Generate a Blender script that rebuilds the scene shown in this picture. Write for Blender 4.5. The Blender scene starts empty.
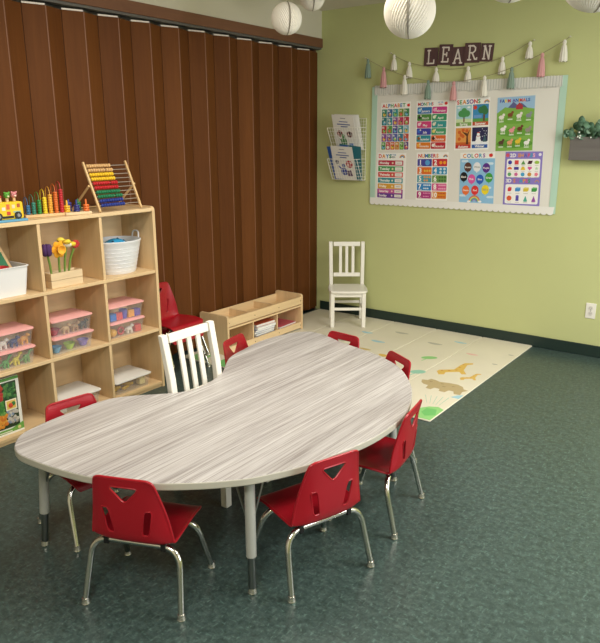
import bpy, bmesh, math, random
from mathutils import Vector, Matrix
random.seed(7)
PI = math.pi
COL = bpy.context.scene.collection
D = bpy.data

# ------------------------------------------------------------------ materials
def s2l(c):
    return c/12.92 if c <= .04045 else ((c+.055)/1.055)**2.4
def hexc(h):
    h = h.lstrip('#')
    return tuple(s2l(int(h[i:i+2], 16)/255) for i in (0, 2, 4)) + (1,)
_mc = {}
def M(h, rough=.5, metal=0, spec=.5, alpha=1, emit=0):
    k = (h, rough, metal, spec, alpha, emit)
    if k in _mc: return _mc[k]
    m = D.materials.new('mat_'+h.strip('#')); m.use_nodes = True
    b = m.node_tree.nodes['Principled BSDF']
    b.inputs['Base Color'].default_value = hexc(h)
    b.inputs['Roughness'].default_value = rough
    b.inputs['Metallic'].default_value = metal
    b.inputs['Specular IOR Level'].default_value = spec
    b.inputs['Alpha'].default_value = alpha
    _mc[k] = m
    return m
def node_mat(name, rough=.5, spec=.5):
    m = D.materials.new(name); m.use_nodes = True
    nt = m.node_tree; b = nt.nodes['Principled BSDF']
    b.inputs['Roughness'].default_value = rough
    b.inputs['Specular IOR Level'].default_value = spec
    return m, nt, b
def N(nt, t, **kw):
    n = nt.nodes.new(t)
    for k, v in kw.items():
        if k in n.inputs: n.inputs[k].default_value = v
        else: setattr(n, k, v)
    return n
def coords(nt, scale=(1, 1, 1), rot=(0, 0, 0)):
    tc = N(nt, 'ShaderNodeTexCoord'); mp = N(nt, 'ShaderNodeMapping')
    mp.inputs['Scale'].default_value = scale; mp.inputs['Rotation'].default_value = rot
    nt.links.new(tc.outputs['Object'], mp.inputs['Vector'])
    return mp.outputs['Vector']
def ramp(nt, fac, stops):
    r = N(nt, 'ShaderNodeValToRGB')
    while len(r.color_ramp.elements) < len(stops): r.color_ramp.elements.new(.5)
    for e, (p, c) in zip(r.color_ramp.elements, stops):
        e.position = p; e.color = hexc(c) if isinstance(c, str) else c
    nt.links.new(fac, r.inputs['Fac'])
    return r.outputs['Color']
def mix(nt, fac, a, b, mode='MIX'):
    x = N(nt, 'ShaderNodeMix', data_type='RGBA', blend_type=mode)
    for s, v in ((0, fac), (6, a), (7, b)):
        if hasattr(v, 'is_linked') or hasattr(v, 'links'): nt.links.new(v, x.inputs[s])
        else: x.inputs[s].default_value = hexc(v) if isinstance(v, str) else v
    return x.outputs[2]
def bump(nt, b, h, strength=.2, dist=.01):
    n = N(nt, 'ShaderNodeBump'); n.inputs['Strength'].default_value = strength; n.inputs['Distance'].default_value = dist
    nt.links.new(h, n.inputs['Height']); nt.links.new(n.outputs['Normal'], b.inputs['Normal'])
def noise(nt, vec, scale, detail=3, rough=.5):
    n = N(nt, 'ShaderNodeTexNoise'); n.inputs['Scale'].default_value = scale
    n.inputs['Detail'].default_value = detail; n.inputs['Roughness'].default_value = rough
    nt.links.new(vec, n.inputs['Vector']); return n.outputs['Fac']

def wall_mat(name, a, b, rough=.7):
    m, nt, bs = node_mat(name, rough, .3)
    f = noise(nt, coords(nt), 1.3, 4)
    nt.links.new(ramp(nt, f, [(.3, a), (.7, b)]), bs.inputs['Base Color'])
    bump(nt, bs, noise(nt, coords(nt), 180, 3), .08, .003)
    return m
GREEN = wall_mat('green_paint', '#bfc48b', '#c3c88f')
CREAM = wall_mat('cream_paint', '#c9c3ae', '#cec8b3')
CEIL = wall_mat('ceiling_paint', '#d6d0c0', '#d9d3c4')

def floor_mat():
    m, nt, bs = node_mat('green_vinyl_tile', .36, .45)
    base = ramp(nt, noise(nt, coords(nt), 38, 5, .7), [(.32, '#2c3a37'), (.5, '#3c4c49'), (.68, '#4c5e5a')])
    col = base
    for sc, rot, seed, c in (((16, 44, 1), .5, 0, '#62807a'), ((44, 16, 1), .35, 3, '#5c7770'), ((14, 40, 1), 1.0, 5, '#1d2c28'), ((15, 42, 1), -.6, 7, '#22322d'), ((40, 17, 1), -.4, 9, '#6f8a84')):
        v = coords(nt, sc, (0, 0, rot))
        ad = N(nt, 'ShaderNodeVectorMath', operation='ADD'); ad.inputs[1].default_value = (seed*7.3, seed*3.1, 0)
        nt.links.new(v, ad.inputs[0])
        f = noise(nt, ad.outputs[0], 2.2, 2, .5)
        r = ramp(nt, f, [(.60, (0, 0, 0, 1)), (.74, (.42, .42, .42, 1))])
        col = mix(nt, r, col, c)
    nt.links.new(col, bs.inputs['Base Color'])
    rr = ramp(nt, noise(nt, coords(nt), 3, 4), [(.3, (.26, .26, .26, 1)), (.7, (.38, .38, .38, 1))])
    bs.inputs['Roughness'].default_value = .33
    # tile joints, 12 inch
    br = N(nt, 'ShaderNodeTexBrick', offset=0)
    br.inputs['Scale'].default_value = 1; br.inputs['Brick Width'].default_value = .305; br.inputs['Row Height'].default_value = .305
    br.inputs['Mortar Size'].default_value = .0012
    nt.links.new(coords(nt), br.inputs['Vector'])
    bump(nt, bs, br.outputs['Fac'], .15, -.001)
    return m
FLOOR = floor_mat()

def wood(name, c1, c2, c3, axis='z', fine=60, coarse=4, rough=.45, spec=.4, bstr=.05):
    m, nt, bs = node_mat(name, rough, spec)
    st = {'x': (.06, 1, 1), 'y': (1, .06, 1), 'z': (1, 1, .06)}[axis]
    inf = N(nt, 'ShaderNodeObjectInfo')
    def vec(scale):
        v = coords(nt, scale)
        ad = N(nt, 'ShaderNodeVectorMath', operation='ADD'); nt.links.new(v, ad.inputs[0])
        ml = N(nt, 'ShaderNodeVectorMath', operation='SCALE'); ml.inputs[0].default_value = (3.1, 7.7, 1.3)
        ms = N(nt, 'ShaderNodeMath', operation='MULTIPLY'); ms.inputs[1].default_value = 9
        nt.links.new(inf.outputs['Random'], ms.inputs[0]); nt.links.new(ms.outputs[0], ml.inputs['Scale'])
        nt.links.new(ml.outputs[0], ad.inputs[1]); return ad.outputs[0]
    f1 = noise(nt, vec(st), fine, 3, .6); f2 = noise(nt, vec(st), coarse, 3, .55)
    a = ramp(nt, f2, [(.3, c1), (.55, c2), (.75, c3)])
    b = ramp(nt, f1, [(.35, (.86, .85, .84, 1)), (.65, (1.0, 1.0, 1.0, 1))])
    nt.links.new(mix(nt, .8, a, b, 'MULTIPLY'), bs.inputs['Base Color'])
    bump(nt, bs, f1, bstr, .002)
    return m
WALNUT = wood('walnut_veneer', '#5a3315', '#633a19', '#6e421f', 'z', 60, 3, .6, .12)
HEADER = wood('brown_header', '#6b4630', '#76503a', '#7d563e', 'y', 60, 4, .5)
MAPLE = wood('maple_ply', '#dfc093', '#e4c79b', '#e9cea5', 'y', 22, 3, .42)
MAPLEZ = wood('maple_ply_upright', '#dfc093', '#e3c599', '#e8cca2', 'z', 22, 3, .42)
BEECH = wood('beech', '#dcb884', '#e2c08e', '#e6c896', 'y', 60, 9, .45)
PALEWOOD = wood('pale_wood', '#dcc29a', '#e3cba6', '#e8d2b0', 'y', 60, 9, .5)
GREYWOOD = wood('grey_wood', '#5f5b58', '#716d69', '#827e79', 'x', 60, 9, .7)

def laminate():
    m, nt, bs = node_mat('grey_woodgrain_laminate', .38, .4)
    f1 = noise(nt, coords(nt, (1, .012, 1)), 190, 3, .75)
    f2 = noise(nt, coords(nt, (1, .035, 1)), 22, 4, .6)
    f3 = noise(nt, coords(nt, (1, .02, 1)), 75, 2, .6)
    a = ramp(nt, f2, [(.28, '#a6a2a1'), (.5, '#bcb9b8'), (.72, '#cfcdcc')])
    b = ramp(nt, f1, [(.36, (.56, .53, .52, 1)), (.54, (1, 1, 1, 1))])
    c = ramp(nt, f3, [(.35, (.80, .78, .77, 1)), (.6, (1, 1, 1, 1))])
    x = mix(nt, .95, a, b, 'MULTIPLY'); x = mix(nt, .7, x, c, 'MULTIPLY')
    nt.links.new(x, bs.inputs['Base Color'])
    return m
LAM = laminate()
RED = M('#a01020', .34, 0, .5)
CHROME = M('#d4d2cc', .16, 1)
STEEL = M('#8e918f', .3, 1)
GREYPAINT = M('#a9aaa4', .4)
EDGE = M('#b7b3a6', .5)
WHITE = M('#ece9e0', .35)
PAPER = M('#eeeeea', .75, 0, .2)
BLACK = M('#141414', .5)
DGREEN = M('#1c2f2a', .45)
CLEAR = M('#e6e6e8', .15, 0, .5, .09)
PINKLID = M('#f2b3b0', .4)
WIRE = M('#eceae2', .35)

# ------------------------------------------------------------------ mesh builder
_tc = {}
def text_mesh(s, bold=.0):
    k = (s, bold)
    if k in _tc: return _tc[k]
    cu = D.curves.new('txt', 'FONT'); cu.body = s; cu.size = 1; cu.offset = bold; cu.resolution_u = 3
    ob = D.objects.new('txt', cu); COL.objects.link(ob)
    me = D.meshes.new_from_object(ob.evaluated_get(bpy.context.evaluated_depsgraph_get()))
    vs = [(v.co.x, v.co.y) for v in me.vertices]; fs = [tuple(p.vertices) for p in me.polygons]
    D.objects.remove(ob); D.curves.remove(cu); D.meshes.remove(me)
    xs = [v[0] for v in vs] or [0]; ys = [v[1] for v in vs] or [0]
    _tc[k] = (vs, fs, min(xs), max(xs), min(ys), max(ys))
    return _tc[k]

class B:
    def __init__(s):
        s.bm = bmesh.new(); s.mats = []; s.T = Matrix.Identity(4)
    def mi(s, m):
        if m not in s.mats: s.mats.append(m)
        return s.mats.index(m)
    def v(s, p): return s.bm.verts.new(s.T @ Vector(p))
    def f(s, vs, m, smooth=False):
        try: fc = s.bm.faces.new(vs)
        except ValueError: return None
        fc.material_index = s.mi(m); fc.smooth = smooth; return fc
    def box(s, lo, hi, m, R=None):
        lo, hi = Vector(lo), Vector(hi); c = (lo+hi)/2
        P = []
        for x in (lo.x, hi.x):
            for y in (lo.y, hi.y):
                for z in (lo.z, hi.z):
                    p = Vector((x, y, z))
                    if R is not None: p = c + R @ (p-c)
                    P.append(s.v(p))
        for q in ((0, 1, 3, 2), (4, 6, 7, 5), (0, 4, 5, 1), (2, 3, 7, 6), (0, 2, 6, 4), (1, 5, 7, 3)):
            s.f([P[i] for i in q], m)
        return s
    def ring(s, c, a, b, r, n):
        return [s.v(c + a*(r*math.cos(2*PI*i/n)) + b*(r*math.sin(2*PI*i/n))) for i in range(n)]
    def tube(s, pts, r, m, n=10, closed=False, caps=True, r2=None):
        pts = [Vector(p) for p in pts]; L = len(pts); rings = []
        up = None
        for i, p in enumerate(pts):
            if closed: t = pts[(i+1) % L]-pts[i-1]
            else: t = pts[min(i+1, L-1)]-pts[max(i-1, 0)]
            t.normalize()
            if up is None:
                up = Vector((0, 0, 1)) if abs(t.z) < .9 else Vector((1, 0, 0))
            a = t.cross(up).normalized(); up = a.cross(t).normalized()
            rr = r if r2 is None else r+(r2-r)*i/(L-1)
            rings.append(s.ring(p, a, up, rr, n))
        for i in range(L if closed else L-1):
            A, Bq = rings[i], rings[(i+1) % L]
            for j in range(n): s.f([A[j], A[(j+1) % n], Bq[(j+1) % n], Bq[j]], m, True)
        if caps and not closed:
            s.f(rings[0][::-1], m); s.f(rings[-1], m)
        return s
    def lathe(s, prof, m, c=(0, 0, 0), n=24, sx=1, sy=1, smooth=True, axis=None):
        # prof: (radius, z)
        c = Vector(c); A = axis or Matrix.Identity(3); rings = []
        for r, z in prof:
            if r < 1e-6: rings.append([s.v(c + A @ Vector((0, 0, z)))])
            else: rings.append([s.v(c + A @ Vector((r*sx*math.cos(2*PI*i/n), r*sy*math.sin(2*PI*i/n), z))) for i in range(n)])
        for A_, B_ in zip(rings, rings[1:]):
            for j in range(n):
                k = (j+1) % n
                if len(A_) == 1 and len(B_) == 1: continue
                if len(A_) == 1: s.f([A_[0], B_[k], B_[j]], m, smooth)
                elif len(B_) == 1: s.f([A_[j], A_[k], B_[0]], m, smooth)
                else: s.f([A_[j], A_[k], B_[k], B_[j]], m, smooth)
        for R_, fl in ((rings[0], True), (rings[-1], False)):
            if len(R_) > 2: s.f(R_[::-1] if fl else R_, m)
        return s
    def ball(s, c, r, m, sx=1, sy=1, sz=1, n=14):
        k = max(6, n//2)
        return s.lathe([(r*math.sin(PI*i/k), -r*sz*math.cos(PI*i/k)) for i in range(k+1)], m, c, n, sx, sy)
    def prism(s, poly, h0, h1, m, axis='z', smooth=False, mside=None):
        # polygon in the plane across the axis, extruded h0..h1
        def P(a, b, h): return {'z': (a, b, h), 'y': (a, h, b), 'x': (h, a, b)}[axis]
        A = [s.v(P(a, b, h0)) for a, b in poly]; Bv = [s.v(P(a, b, h1)) for a, b in poly]
        n = len(poly)
        s.f(A[::-1], m); s.f(Bv, m)
        for i in range(n): s.f([A[i], A[(i+1) % n], Bv[(i+1) % n], Bv[i]], mside or m, smooth)
        return s
    def build(s, name, parent=None, bevel=0, seg=2, angle=35, loc=None):
        bmesh.ops.recalc_face_normals(s.bm, faces=s.bm.faces)
        me = D.meshes.new(name); s.bm.to_mesh(me); s.bm.free()
        for m in s.mats: me.materials.append(m)
        o = D.objects.new(name, me); COL.objects.link(o)
        if parent is not None: o.parent = parent
        if bevel:
            b = o.modifiers.new('Bevel', 'BEVEL'); b.width = bevel; b.segments = seg; b.limit_method = 'ANGLE'; b.angle_limit = math.radians(40)
            for p in me.polygons: p.use_smooth = True
        me.set_sharp_from_angle(angle=math.radians(angle)) if any(p.use_smooth for p in me.polygons) else None
        if loc is not None: o.location = loc
        return o
def tag(o, label=None, cat=None, group=None, kind=None):
    if label: o['label'] = label
    if cat: o['category'] = cat
    if group: o['group'] = group
    if kind: o['kind'] = kind
    return o
def thing(name, label, cat, loc=(0, 0, 0), rz=0, group=None):
    o = D.objects.new(name, None); COL.objects.link(o); o.empty_display_size = .05
    o.location = loc; o.rotation_euler = (0, 0, rz)
    return tag(o, label, cat, group)
def struct(o): o['kind'] = 'structure'; return o
def kids(o): return [c for c in D.objects if c.parent == o]
def dup(root, loc=None, rz=None, label=None, group=None, scale=None):
    def cp(o, par):
        c = o.copy(); COL.objects.link(c)
        if par is not None: c.parent = par
        for k in kids(o): cp(k, c)
        return c
    ks = kids(root)
    r = root.copy(); COL.objects.link(r)
    for k in ks: cp(k, r)
    if loc is not None: r.location = loc
    if rz is not None: r.rotation_euler = (0, 0, rz)
    if scale: r.scale = (scale,)*3
    if label: r['label'] = label
    if group: r['group'] = group
    return r
def rounded(x0, y0, x1, y1, r, n=4):
    P = []
    for cx, cy, a0 in ((x1-r, y1-r, 0), (x0+r, y1-r, 90), (x0+r, y0+r, 180), (x1-r, y0+r, 270)):
        for i in range(n+1):
            a = math.radians(a0+90*i/n); P.append((cx+r*math.cos(a), cy+r*math.sin(a)))
    return P
def catmull(P, n=6, closed=True):
    P = [Vector(p) for p in P]; L = len(P); out = []
    for i in range(L if closed else L-1):
        g = lambda k: P[k % L] if closed else P[max(0, min(L-1, k))]
        p0, p1, p2, p3 = g(i-1), g(i), g(i+1), g(i+2)
        for j in range(n):
            t = j/n
            out.append(.5*((2*p1)+(p2-p0)*t+(2*p0-5*p1+4*p2-p3)*t*t+(3*p1-p0-3*p2+p3)*t**3))
    if not closed: out.append(P[-1])
    return out
def Rz(a): return Matrix.Rotation(a, 3, 'Z')

# ------------------------------------------------------------------ room
X1, Y0, ZC = 5.3, -6.6, 2.59
struct(B().box((-.35, Y0-.1, -.1), (X1+.1, .1, 0), FLOOR).build('floor'))
struct(B().box((-.35, Y0-.1, ZC), (X1+.1, .1, ZC+.1), CEIL).build('ceiling'))
struct(B().box((-.35, 0, 0), (X1+.1, .1, ZC), GREEN).build('wall_far'))
struct(B().box((-.35, Y0, 0), (-.2, 0, ZC), CREAM).build('wall_left'))
struct(B().box((-.2, Y0, 2.37), (0, 0, ZC), CREAM).build('wall_left_above_partition'))
struct(B().box((-.35, Y0-.1, 0), (X1+.1, Y0, ZC), CREAM).build('wall_back'))
struct(B().box((-.012, Y0, 2.30), (.012, 0, 2.372), HEADER).build('trim_1', bevel=.003))
b = B().box((0, -.012, 0), (X1, 0, .087), DGREEN)
struct(b.build('baseboard_far', bevel=.003))
# right wall with a window the daylight comes through
wy0, wy1, wz0, wz1 = -3.6, -.9, .95, 2.3
b = B()
b.box((X1, Y0, 0), (X1+.1, wy0, ZC), GREEN); b.box((X1, wy1, 0), (X1+.1, 0, ZC), GREEN)
b.box((X1, wy0, 0), (X1+.1, wy1, wz0), GREEN); b.box((X1, wy0, wz1), (X1+.1, wy1, ZC), GREEN)
struct(b.build('wall_right'))
b = B()
for y in (wy0, (wy0+wy1)/2-.03, wy1-.06): b.box((X1+.02, y, wz0), (X1+.07, y+.06, wz1), WHITE)
for z in (wz0, wz1-.06): b.box((X1+.02, wy0, z), (X1+.07, wy1, z+.06), WHITE)
struct(b.build('window_1'))

# ------------------------------------------------------------------ folding partition
part = thing('folding_partition', 'tall dark brown wood accordion folding partition along the left wall', 'partition', (-.03, -1.9, 0))
PITCH, DX = .2487, .042
ys = []
k = 0
ridge = -.388
pts = []  # (x,y)
yv = ridge+PITCH*1.5
y = 0.0
pts.append((-.045, -.006))
i = 0
while True:
    yr = -.165-.2487*i
    pts.append((-.012, yr)); pts.append((-.012-DX, yr-PITCH/2))
    i += 1
    if yr < -4.2: break
LIT_EDGE = M('#d6ccc0', .4)  # pale tone of panel tops catching the light
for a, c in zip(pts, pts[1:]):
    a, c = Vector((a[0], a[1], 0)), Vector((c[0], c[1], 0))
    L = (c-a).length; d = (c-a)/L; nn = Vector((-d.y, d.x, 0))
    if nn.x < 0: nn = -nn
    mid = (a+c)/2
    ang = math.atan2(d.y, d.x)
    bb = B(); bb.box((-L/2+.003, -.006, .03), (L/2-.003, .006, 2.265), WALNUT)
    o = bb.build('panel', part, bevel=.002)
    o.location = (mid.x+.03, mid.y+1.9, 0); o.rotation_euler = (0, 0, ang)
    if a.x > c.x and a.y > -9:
        t = B(); t.box((-L/2+.004, -.008, 2.2652), (L/2-.004, .008, 2.274), LIT_EDGE); t.build('lit_top_edge', o)  # lit top edge of the wide panels, painted as a pale strip
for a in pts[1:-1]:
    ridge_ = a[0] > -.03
    B().tube([(a[0]+.03, a[1]+1.9, .03), (a[0]+.03, a[1]+1.9, 2.265)], .0048 if ridge_ else .0045, M('#7a4e30', .5) if ridge_ else M('#2a170e', .6), 8).build('hinge', part)  # fold light in the hinge colour: bright on ridges, shaded in valleys
B().box((-.07+.03, -4.4+1.9, 2.285), (-.0+.03, -.004+1.9, 2.30), M('#5a5754', .4)).build('track', part)
# jamb at corner
struct(B().box((-.2, -.02, 0), (-.06, 0, 2.3), HEADER).build('trim_2'))

# ------------------------------------------------------------------ big cubby shelf
SY0, SY1, SX0, SX1 = -3.47, -2.268, .04, .344
sh = thing('cubby_shelf', 'light maple storage shelf with nine open cubbies by the brown partition', 'shelf', (.19, (SY0+SY1)/2, 0))
def part_at(bld, name, root, bevel=0, **kw):
    o = bld.build(name, root, bevel, **kw)
    o.matrix_parent_inverse = Matrix.Translation(-Vector(root.location)) if root.rotation_euler[2] == 0 else root.matrix_basis.inverted()
    return o
for yy in (SY0, SY1-.02):
    poly = [(SX0, 0), (SX1, 0)] + [(SX1-.025+.025*math.cos(math.radians(a)), 1.16-.025+.025*math.sin(math.radians(a))) for a in range(0, 91, 18)] + [(SX0, 1.16)]
    part_at(B().prism(poly, yy, yy+.02, MAPLEZ, 'y'), 'side_panel', sh, .002)
for z in (.018, .375, .75): part_at(B().box((SX0, SY0+.0205, z), (SX1-.003, SY1-.0205, z+.02), MAPLE), 'shelf_board', sh, .0025)
part_at(B().box((SX0, SY0+.0205, 1.13), (SX1-.002, SY1-.0205, 1.152), MAPLE), 'top_board', sh, .0025)
for yy in (-3.065, -2.675):
    for z0, z1 in ((.0385, .3745), (.3955, .7495), (.7705, 1.1295)):
        part_at(B().box((SX0+.006, yy, z0), (SX1-.006, yy+.018, z1), MAPLEZ), 'divider', sh, .002)
part_at(B().box((SX0, SY0+.02, .038), (SX0+.005, SY1-.02, 1.13), MAPLE), 'back_panel', sh)
part_at(B().box((SX1-.03, SY0+.0205, 0.0), (SX1-.012, SY1-.0205, .0175), MAPLE), 'kick_board', sh)

# ------------------------------------------------------------------ small low shelf
LY0, LY1, LX0, LX1 = -1.592, -.668, .005, .285
ls = thing('toy_bin_shelf', 'low maple trough shelf with three cubbies under the partition', 'shelf', (.145, -1.12, 0))
for yy in (LY0, LY1-.018):
    r = .02
    poly = [(LX0, 0), (LX1, 0)] + [(LX1-r+r*math.cos(math.radians(a)), .30-r+r*math.sin(math.radians(a))) for a in range(0, 91, 18)] + \
           [(LX0+r+r*math.cos(math.radians(a)), .30-r+r*math.sin(math.radians(a))) for a in range(90, 181, 18)]
    part_at(B().prism(poly, yy, yy+.018, MAPLEZ, 'y'), 'side_panel', ls, .002)
ya, yb = LY0+.0185, LY1-.0185
part_at(B().box((LX1-.022, ya, .215), (LX1-.006, yb, .278), MAPLE), 'front_rail', ls, .002)
part_at(B().box((LX0+.006, ya, .02), (LX0+.014, yb, .272), MAPLE), 'back_panel', ls, .001)
part_at(B().box((LX0+.0145, ya, .195), (LX1-.006, yb, .2075), MAPLE), 'trough_floor', ls, .001)
part_at(B().box((LX0+.0145, ya, .028), (LX1-.0235, yb, .04), MAPLE), 'shelf_board', ls, .001)
part_at(B().box((LX1-.022, ya, .012), (LX1-.006, yb, .062), MAPLE), 'bottom_rail', ls, .002)
for k in (1, 2):
    yy = ya+(yb-ya)*k/3
    part_at(B().box((LX0+.015, yy-.006, .0405), (LX1-.024, yy+.006, .1945), MAPLEZ), 'divider', ls)
    part_at(B().box((LX0+.015, yy-.005, .208), (LX1-.0225, yy+.005, .262), MAPLEZ), 'trough_divider', ls)
for k in (0.02, 1, 2, 2.98):
    yy = ya+(yb-ya)*k/3
    for z in (.245, .036): part_at(B().lathe([(.004, 0), (.004, .0015), (0, .002)], M('#6e5c42', .4, .6), (LX1-.006, yy, z), 8, axis=Matrix.Rotation(PI/2, 3, 'Y')), 'screw_head', ls)
ls.location.z = .0105
# books lying in the low shelf
ls0 = .0105
bk = [('#d7d4d2', 'white covered picture book at the bottom of the pile in the low shelf'), ('#3c4a86', 'blue covered picture book above the bottom book in the low shelf'),
      ('#e6e3dd', 'white picture book in the middle of the low shelf pile'), ('#5a5f9a', 'violet blue picture book under the top white books in the low shelf'), ('#dfe2ea', 'white picture book second from the top of the low shelf pile'), ('#c9603f', 'orange picture book on top of the pile in the low shelf')]
z = .0405+ls0
def book(name, label, c, w, h, t, loc, rz, cover=None, group=None):
    root = thing(name, label, 'book', loc, rz, group)
    B().box((-w/2+.002, -h/2+.002, .001), (w/2-.003, h/2-.002, t-.001), PAPER).build('pages', root)
    cb = B(); m = M(c, .4)
    cb.box((-w/2, -h/2, 0), (w/2, h/2, .001), m); cb.box((-w/2, -h/2, t-.001), (w/2, h/2, t), m); cb.box((-w/2-.001, -h/2, 0), (-w/2+.001, h/2, t), m)
    cb.build('cover', root); return root
for j, (c, lb) in enumerate(bk):
    t = random.uniform(.014, .020)
    book('picture_book', lb, c, .19, .22, t, (.150+random.uniform(-.004, .012), -1.105+random.uniform(-.012, .012), z), random.uniform(-.1, .1), group='picture books in the low shelf')
    z += t+.0004
z = .0405+ls0
for c, lb in (('#e3c9c4', 'pale picture book in the right cubby of the low shelf'), ('#c8586a', 'pink picture book on top in the right cubby of the low shelf')):
    book('picture_book', lb, c, .19, .23, .014, (.155, -.83, z), .05, group='picture books in the low shelf'); z += .0145

# ------------------------------------------------------------------ red stacking chairs
def chair_shell():
    prof = [(.286, .240, .132, 0), (.282, .252, .141, 0), (.268, .261, .147, .002), (.21, .261, .149, .008), (.14, .256, .150, .012), (.080, .250, .149, .014), (.046, .249, .148, .014),
            (.026, .258, .147, .018), (.015, .286, .144, .024), (.009, .335, .136, .026), (.005, .388, .126, .021), (.001, .440, .115, .013), (-.003, .480, .106, .006), (-.005, .495, .098, .003), (-.005, .501, .082, .001)]
    P = catmull([Vector((a[0], a[1], a[2])) for a in prof], 4, False)
    Cq = catmull([Vector((a[3], 0, 0)) for a in prof], 4, False)
    bm = bmesh.new(); nu = 24; rows = []
    for i, p in enumerate(P):
        t = Vector((P[min(i+1, len(P)-1)]-P[max(i-1, 0)])); t = Vector((t.x, t.y)).normalized()
        nrm = Vector((t.y, -t.x))   # to the sitter's side
        if nrm.y < -.3 : nrm = -nrm
        row = []
        for j in range(nu+1):
            u = -1+2*j/nu
            cu = Cq[i].x*(abs(u)**3.5)
            # seat normal up, back normal forward
            n2 = Vector((t.y, -t.x)); 
            if n2.y < 0 and i < len(P)*.45: n2 = -n2
            if i >= len(P)*.45 and n2.x < 0: n2 = -n2
            row.append(bm.verts.new((p.z*u, p.x+n2.x*cu, p.y+n2.y*cu)))
        rows.append(row)
    for a, c in zip(rows, rows[1:]):
        for j in range(nu): bm.faces.new((a[j], a[j+1], c[j+1], c[j]))
    rim = [v.co.copy() for v in rows[0]]+[r[-1].co.copy() for r in rows[1:-1]]+[v.co.copy() for v in rows[-1][::-1]]+[r[0].co.copy() for r in rows[1:-1][::-1]]
    back_pts = [v.co.copy() for r in rows[int(len(rows)*.5):] for v in r]
    def onback(x, z):
        best = min(((abs(v.z-z)+abs(v.x-x), v.y) for v in back_pts), key=lambda q: q[0])
        return Vector((x, best[1], z))
    bmesh.ops.recalc_face_normals(bm, faces=bm.faces)
    me = D.meshes.new('shell'); bm.to_mesh(me); bm.free()
    o = D.objects.new('shell', me); COL.objects.link(o)
    so = o.modifiers.new('s', 'SOLIDIFY'); so.thickness = .006; so.offset = 0
    cut = B()
    tri = [(-.044, .470), (.044, .470), (.049, .466), (.047, .458), (.010, .417), (0, .413), (-.010, .417), (-.047, .458), (-.049, .466)]
    cut.prism(tri, -.06, .09, RED, 'y')
    loops = [[onback(a_, c_) for a_, c_ in tri]]
    for sx in (-1, 1):
        R = [(sx*.068+dx+sx*.18*(zz-.33), zz) for dx, zz in [(-.014, .300), (-.009, .290), (.009, .290), (.014, .300), (.014, .376), (.009, .386), (-.009, .386), (-.014, .376)]]
        cut.prism(R, -.06, .12, RED, 'y'); loops.append([onback(a_, c_) for a_, c_ in R])
    co = cut.build('cutter')
    bo = o.modifiers.new('b', 'BOOLEAN'); bo.object = co; bo.operation = 'DIFFERENCE'; bo.solver = 'EXACT'
    dg = bpy.context.evaluated_depsgraph_get()
    m2 = D.meshes.new_from_object(o.evaluated_get(dg)); m2.name = 'seat_shell'
    D.objects.remove(o); D.objects.remove(co)
    m2.materials.clear(); m2.materials.append(RED)
    for p in m2.polygons: p.use_smooth = True; p.material_index = 0
    m2.set_sharp_from_angle(angle=math.radians(38))
    return m2, rim, loops
def bend_path(P, r, n=6):
    # polyline with rounded corners
    P = [Vector(p) for p in P]; out = [P[0]]
    for a, b_, c in zip(P, P[1:], P[2:]):
        d1 = (a-b_).normalized(); d2 = (c-b_).normalized()
        rr = min(r, (a-b_).length*.49, (c-b_).length*.49)
        s, e = b_+d1*rr, b_+d2*rr
        for i in range(n+1):
            t = i/n; out.append((1-t)**2*s+2*t*(1-t)*b_+t*t*e)
    out.append(P[-1]); return out
def make_chair():
    t = thing('toddler_chair', 'x', 'chair')
    me_, rim, loops = chair_shell()
    sh_ = D.objects.new('seat_shell', me_); COL.objects.link(sh_); sh_.parent = t
    B().tube(rim, .0048, RED, 8, True).build('rolled_edge', sh_)
    for lp in loops: B().tube([p+Vector((0, -.001, 0)) for p in lp], .0036, RED, 6, True).build('hole_rim', sh_)
    f1 = bend_path([(-.178, 0, .014), (-.160, .055, .234), (.160, .055, .234), (.178, 0, .014)], .07, 8)
    B().tube(f1, .0112, CHROME, 12).build('rear_frame', t)
    f2 = bend_path([(-.172, .294, .014), (-.150, .215, .238), (.150, .215, .238), (.172, .294, .014)], .07, 8)
    B().tube(f2, .0112, CHROME, 12).build('front_frame', t)
    g = [(0, 0), (.014, 0), (.0155, .004), (.0135, .010), (.0125, .020), (.0118, .024), (0, .024)]
    for x, y_ in ((-.178, 0), (.178, 0), (-.172, .294), (.172, .294)):
        B().lathe(g, M('#d9d6cc', .22, .9), (x, y_, 0), 14).build('foot_glide', t)
    for x in (-.105, .105):
        for y_, z_ in ((.055, .234), (.215, .238)):
            B().box((x-.009, y_-.014, z_-.014), (x+.009, y_+.014, z_+.014), BLACK).build('bracket', t, .002)
    return t
ch0 = make_chair()
def fwd(fx, fy): return math.atan2(fy, fx)-PI/2
chairs = [((1.886, -3.828), (-.385, .92), 'red plastic toddler chair nearest the camera at lower left, its back turned'),
          ((2.350, -3.300), (-.943, .332), 'red plastic toddler chair beside the front table leg, middle of the photo'),
          ((2.365, -2.744), (-.988, -.16), 'red plastic toddler chair seen from its side at the right end of the table'),
          ((2.003, -2.192), (-.518, -.856), 'red toddler chair top showing at the far right table edge beside the mat animals'),
          ((1.567, -2.028), (-.11, -.994), 'red toddler chair top showing below the white chair on the mat'),
          ((1.115, -2.44), (.98, .2), 'red toddler chair top showing right of the white chair at the table'),
          ((1.166, -3.516), (.99, -.13), 'red toddler chair at the left table end, before the white lidded bins')]
for i, ((x, y), f, lb) in enumerate(chairs):
    o = ch0 if i == 0 else dup(ch0)
    o.location = (x, y, 0); o.rotation_euler = (0, 0, fwd(*f))
    o['label'] = lb; o['group'] = 'red chairs around the table'
for z_, dx, lb in ((0, 0, 'red toddler chair at the bottom of the stack between the two shelves'), (.088, 0, 'red toddler chair on top of the stack between the two shelves')):
    dup(ch0, (.02+dx, -2.005, z_), -PI/2+.02, lb, 'red chairs stacked by the partition')

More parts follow.
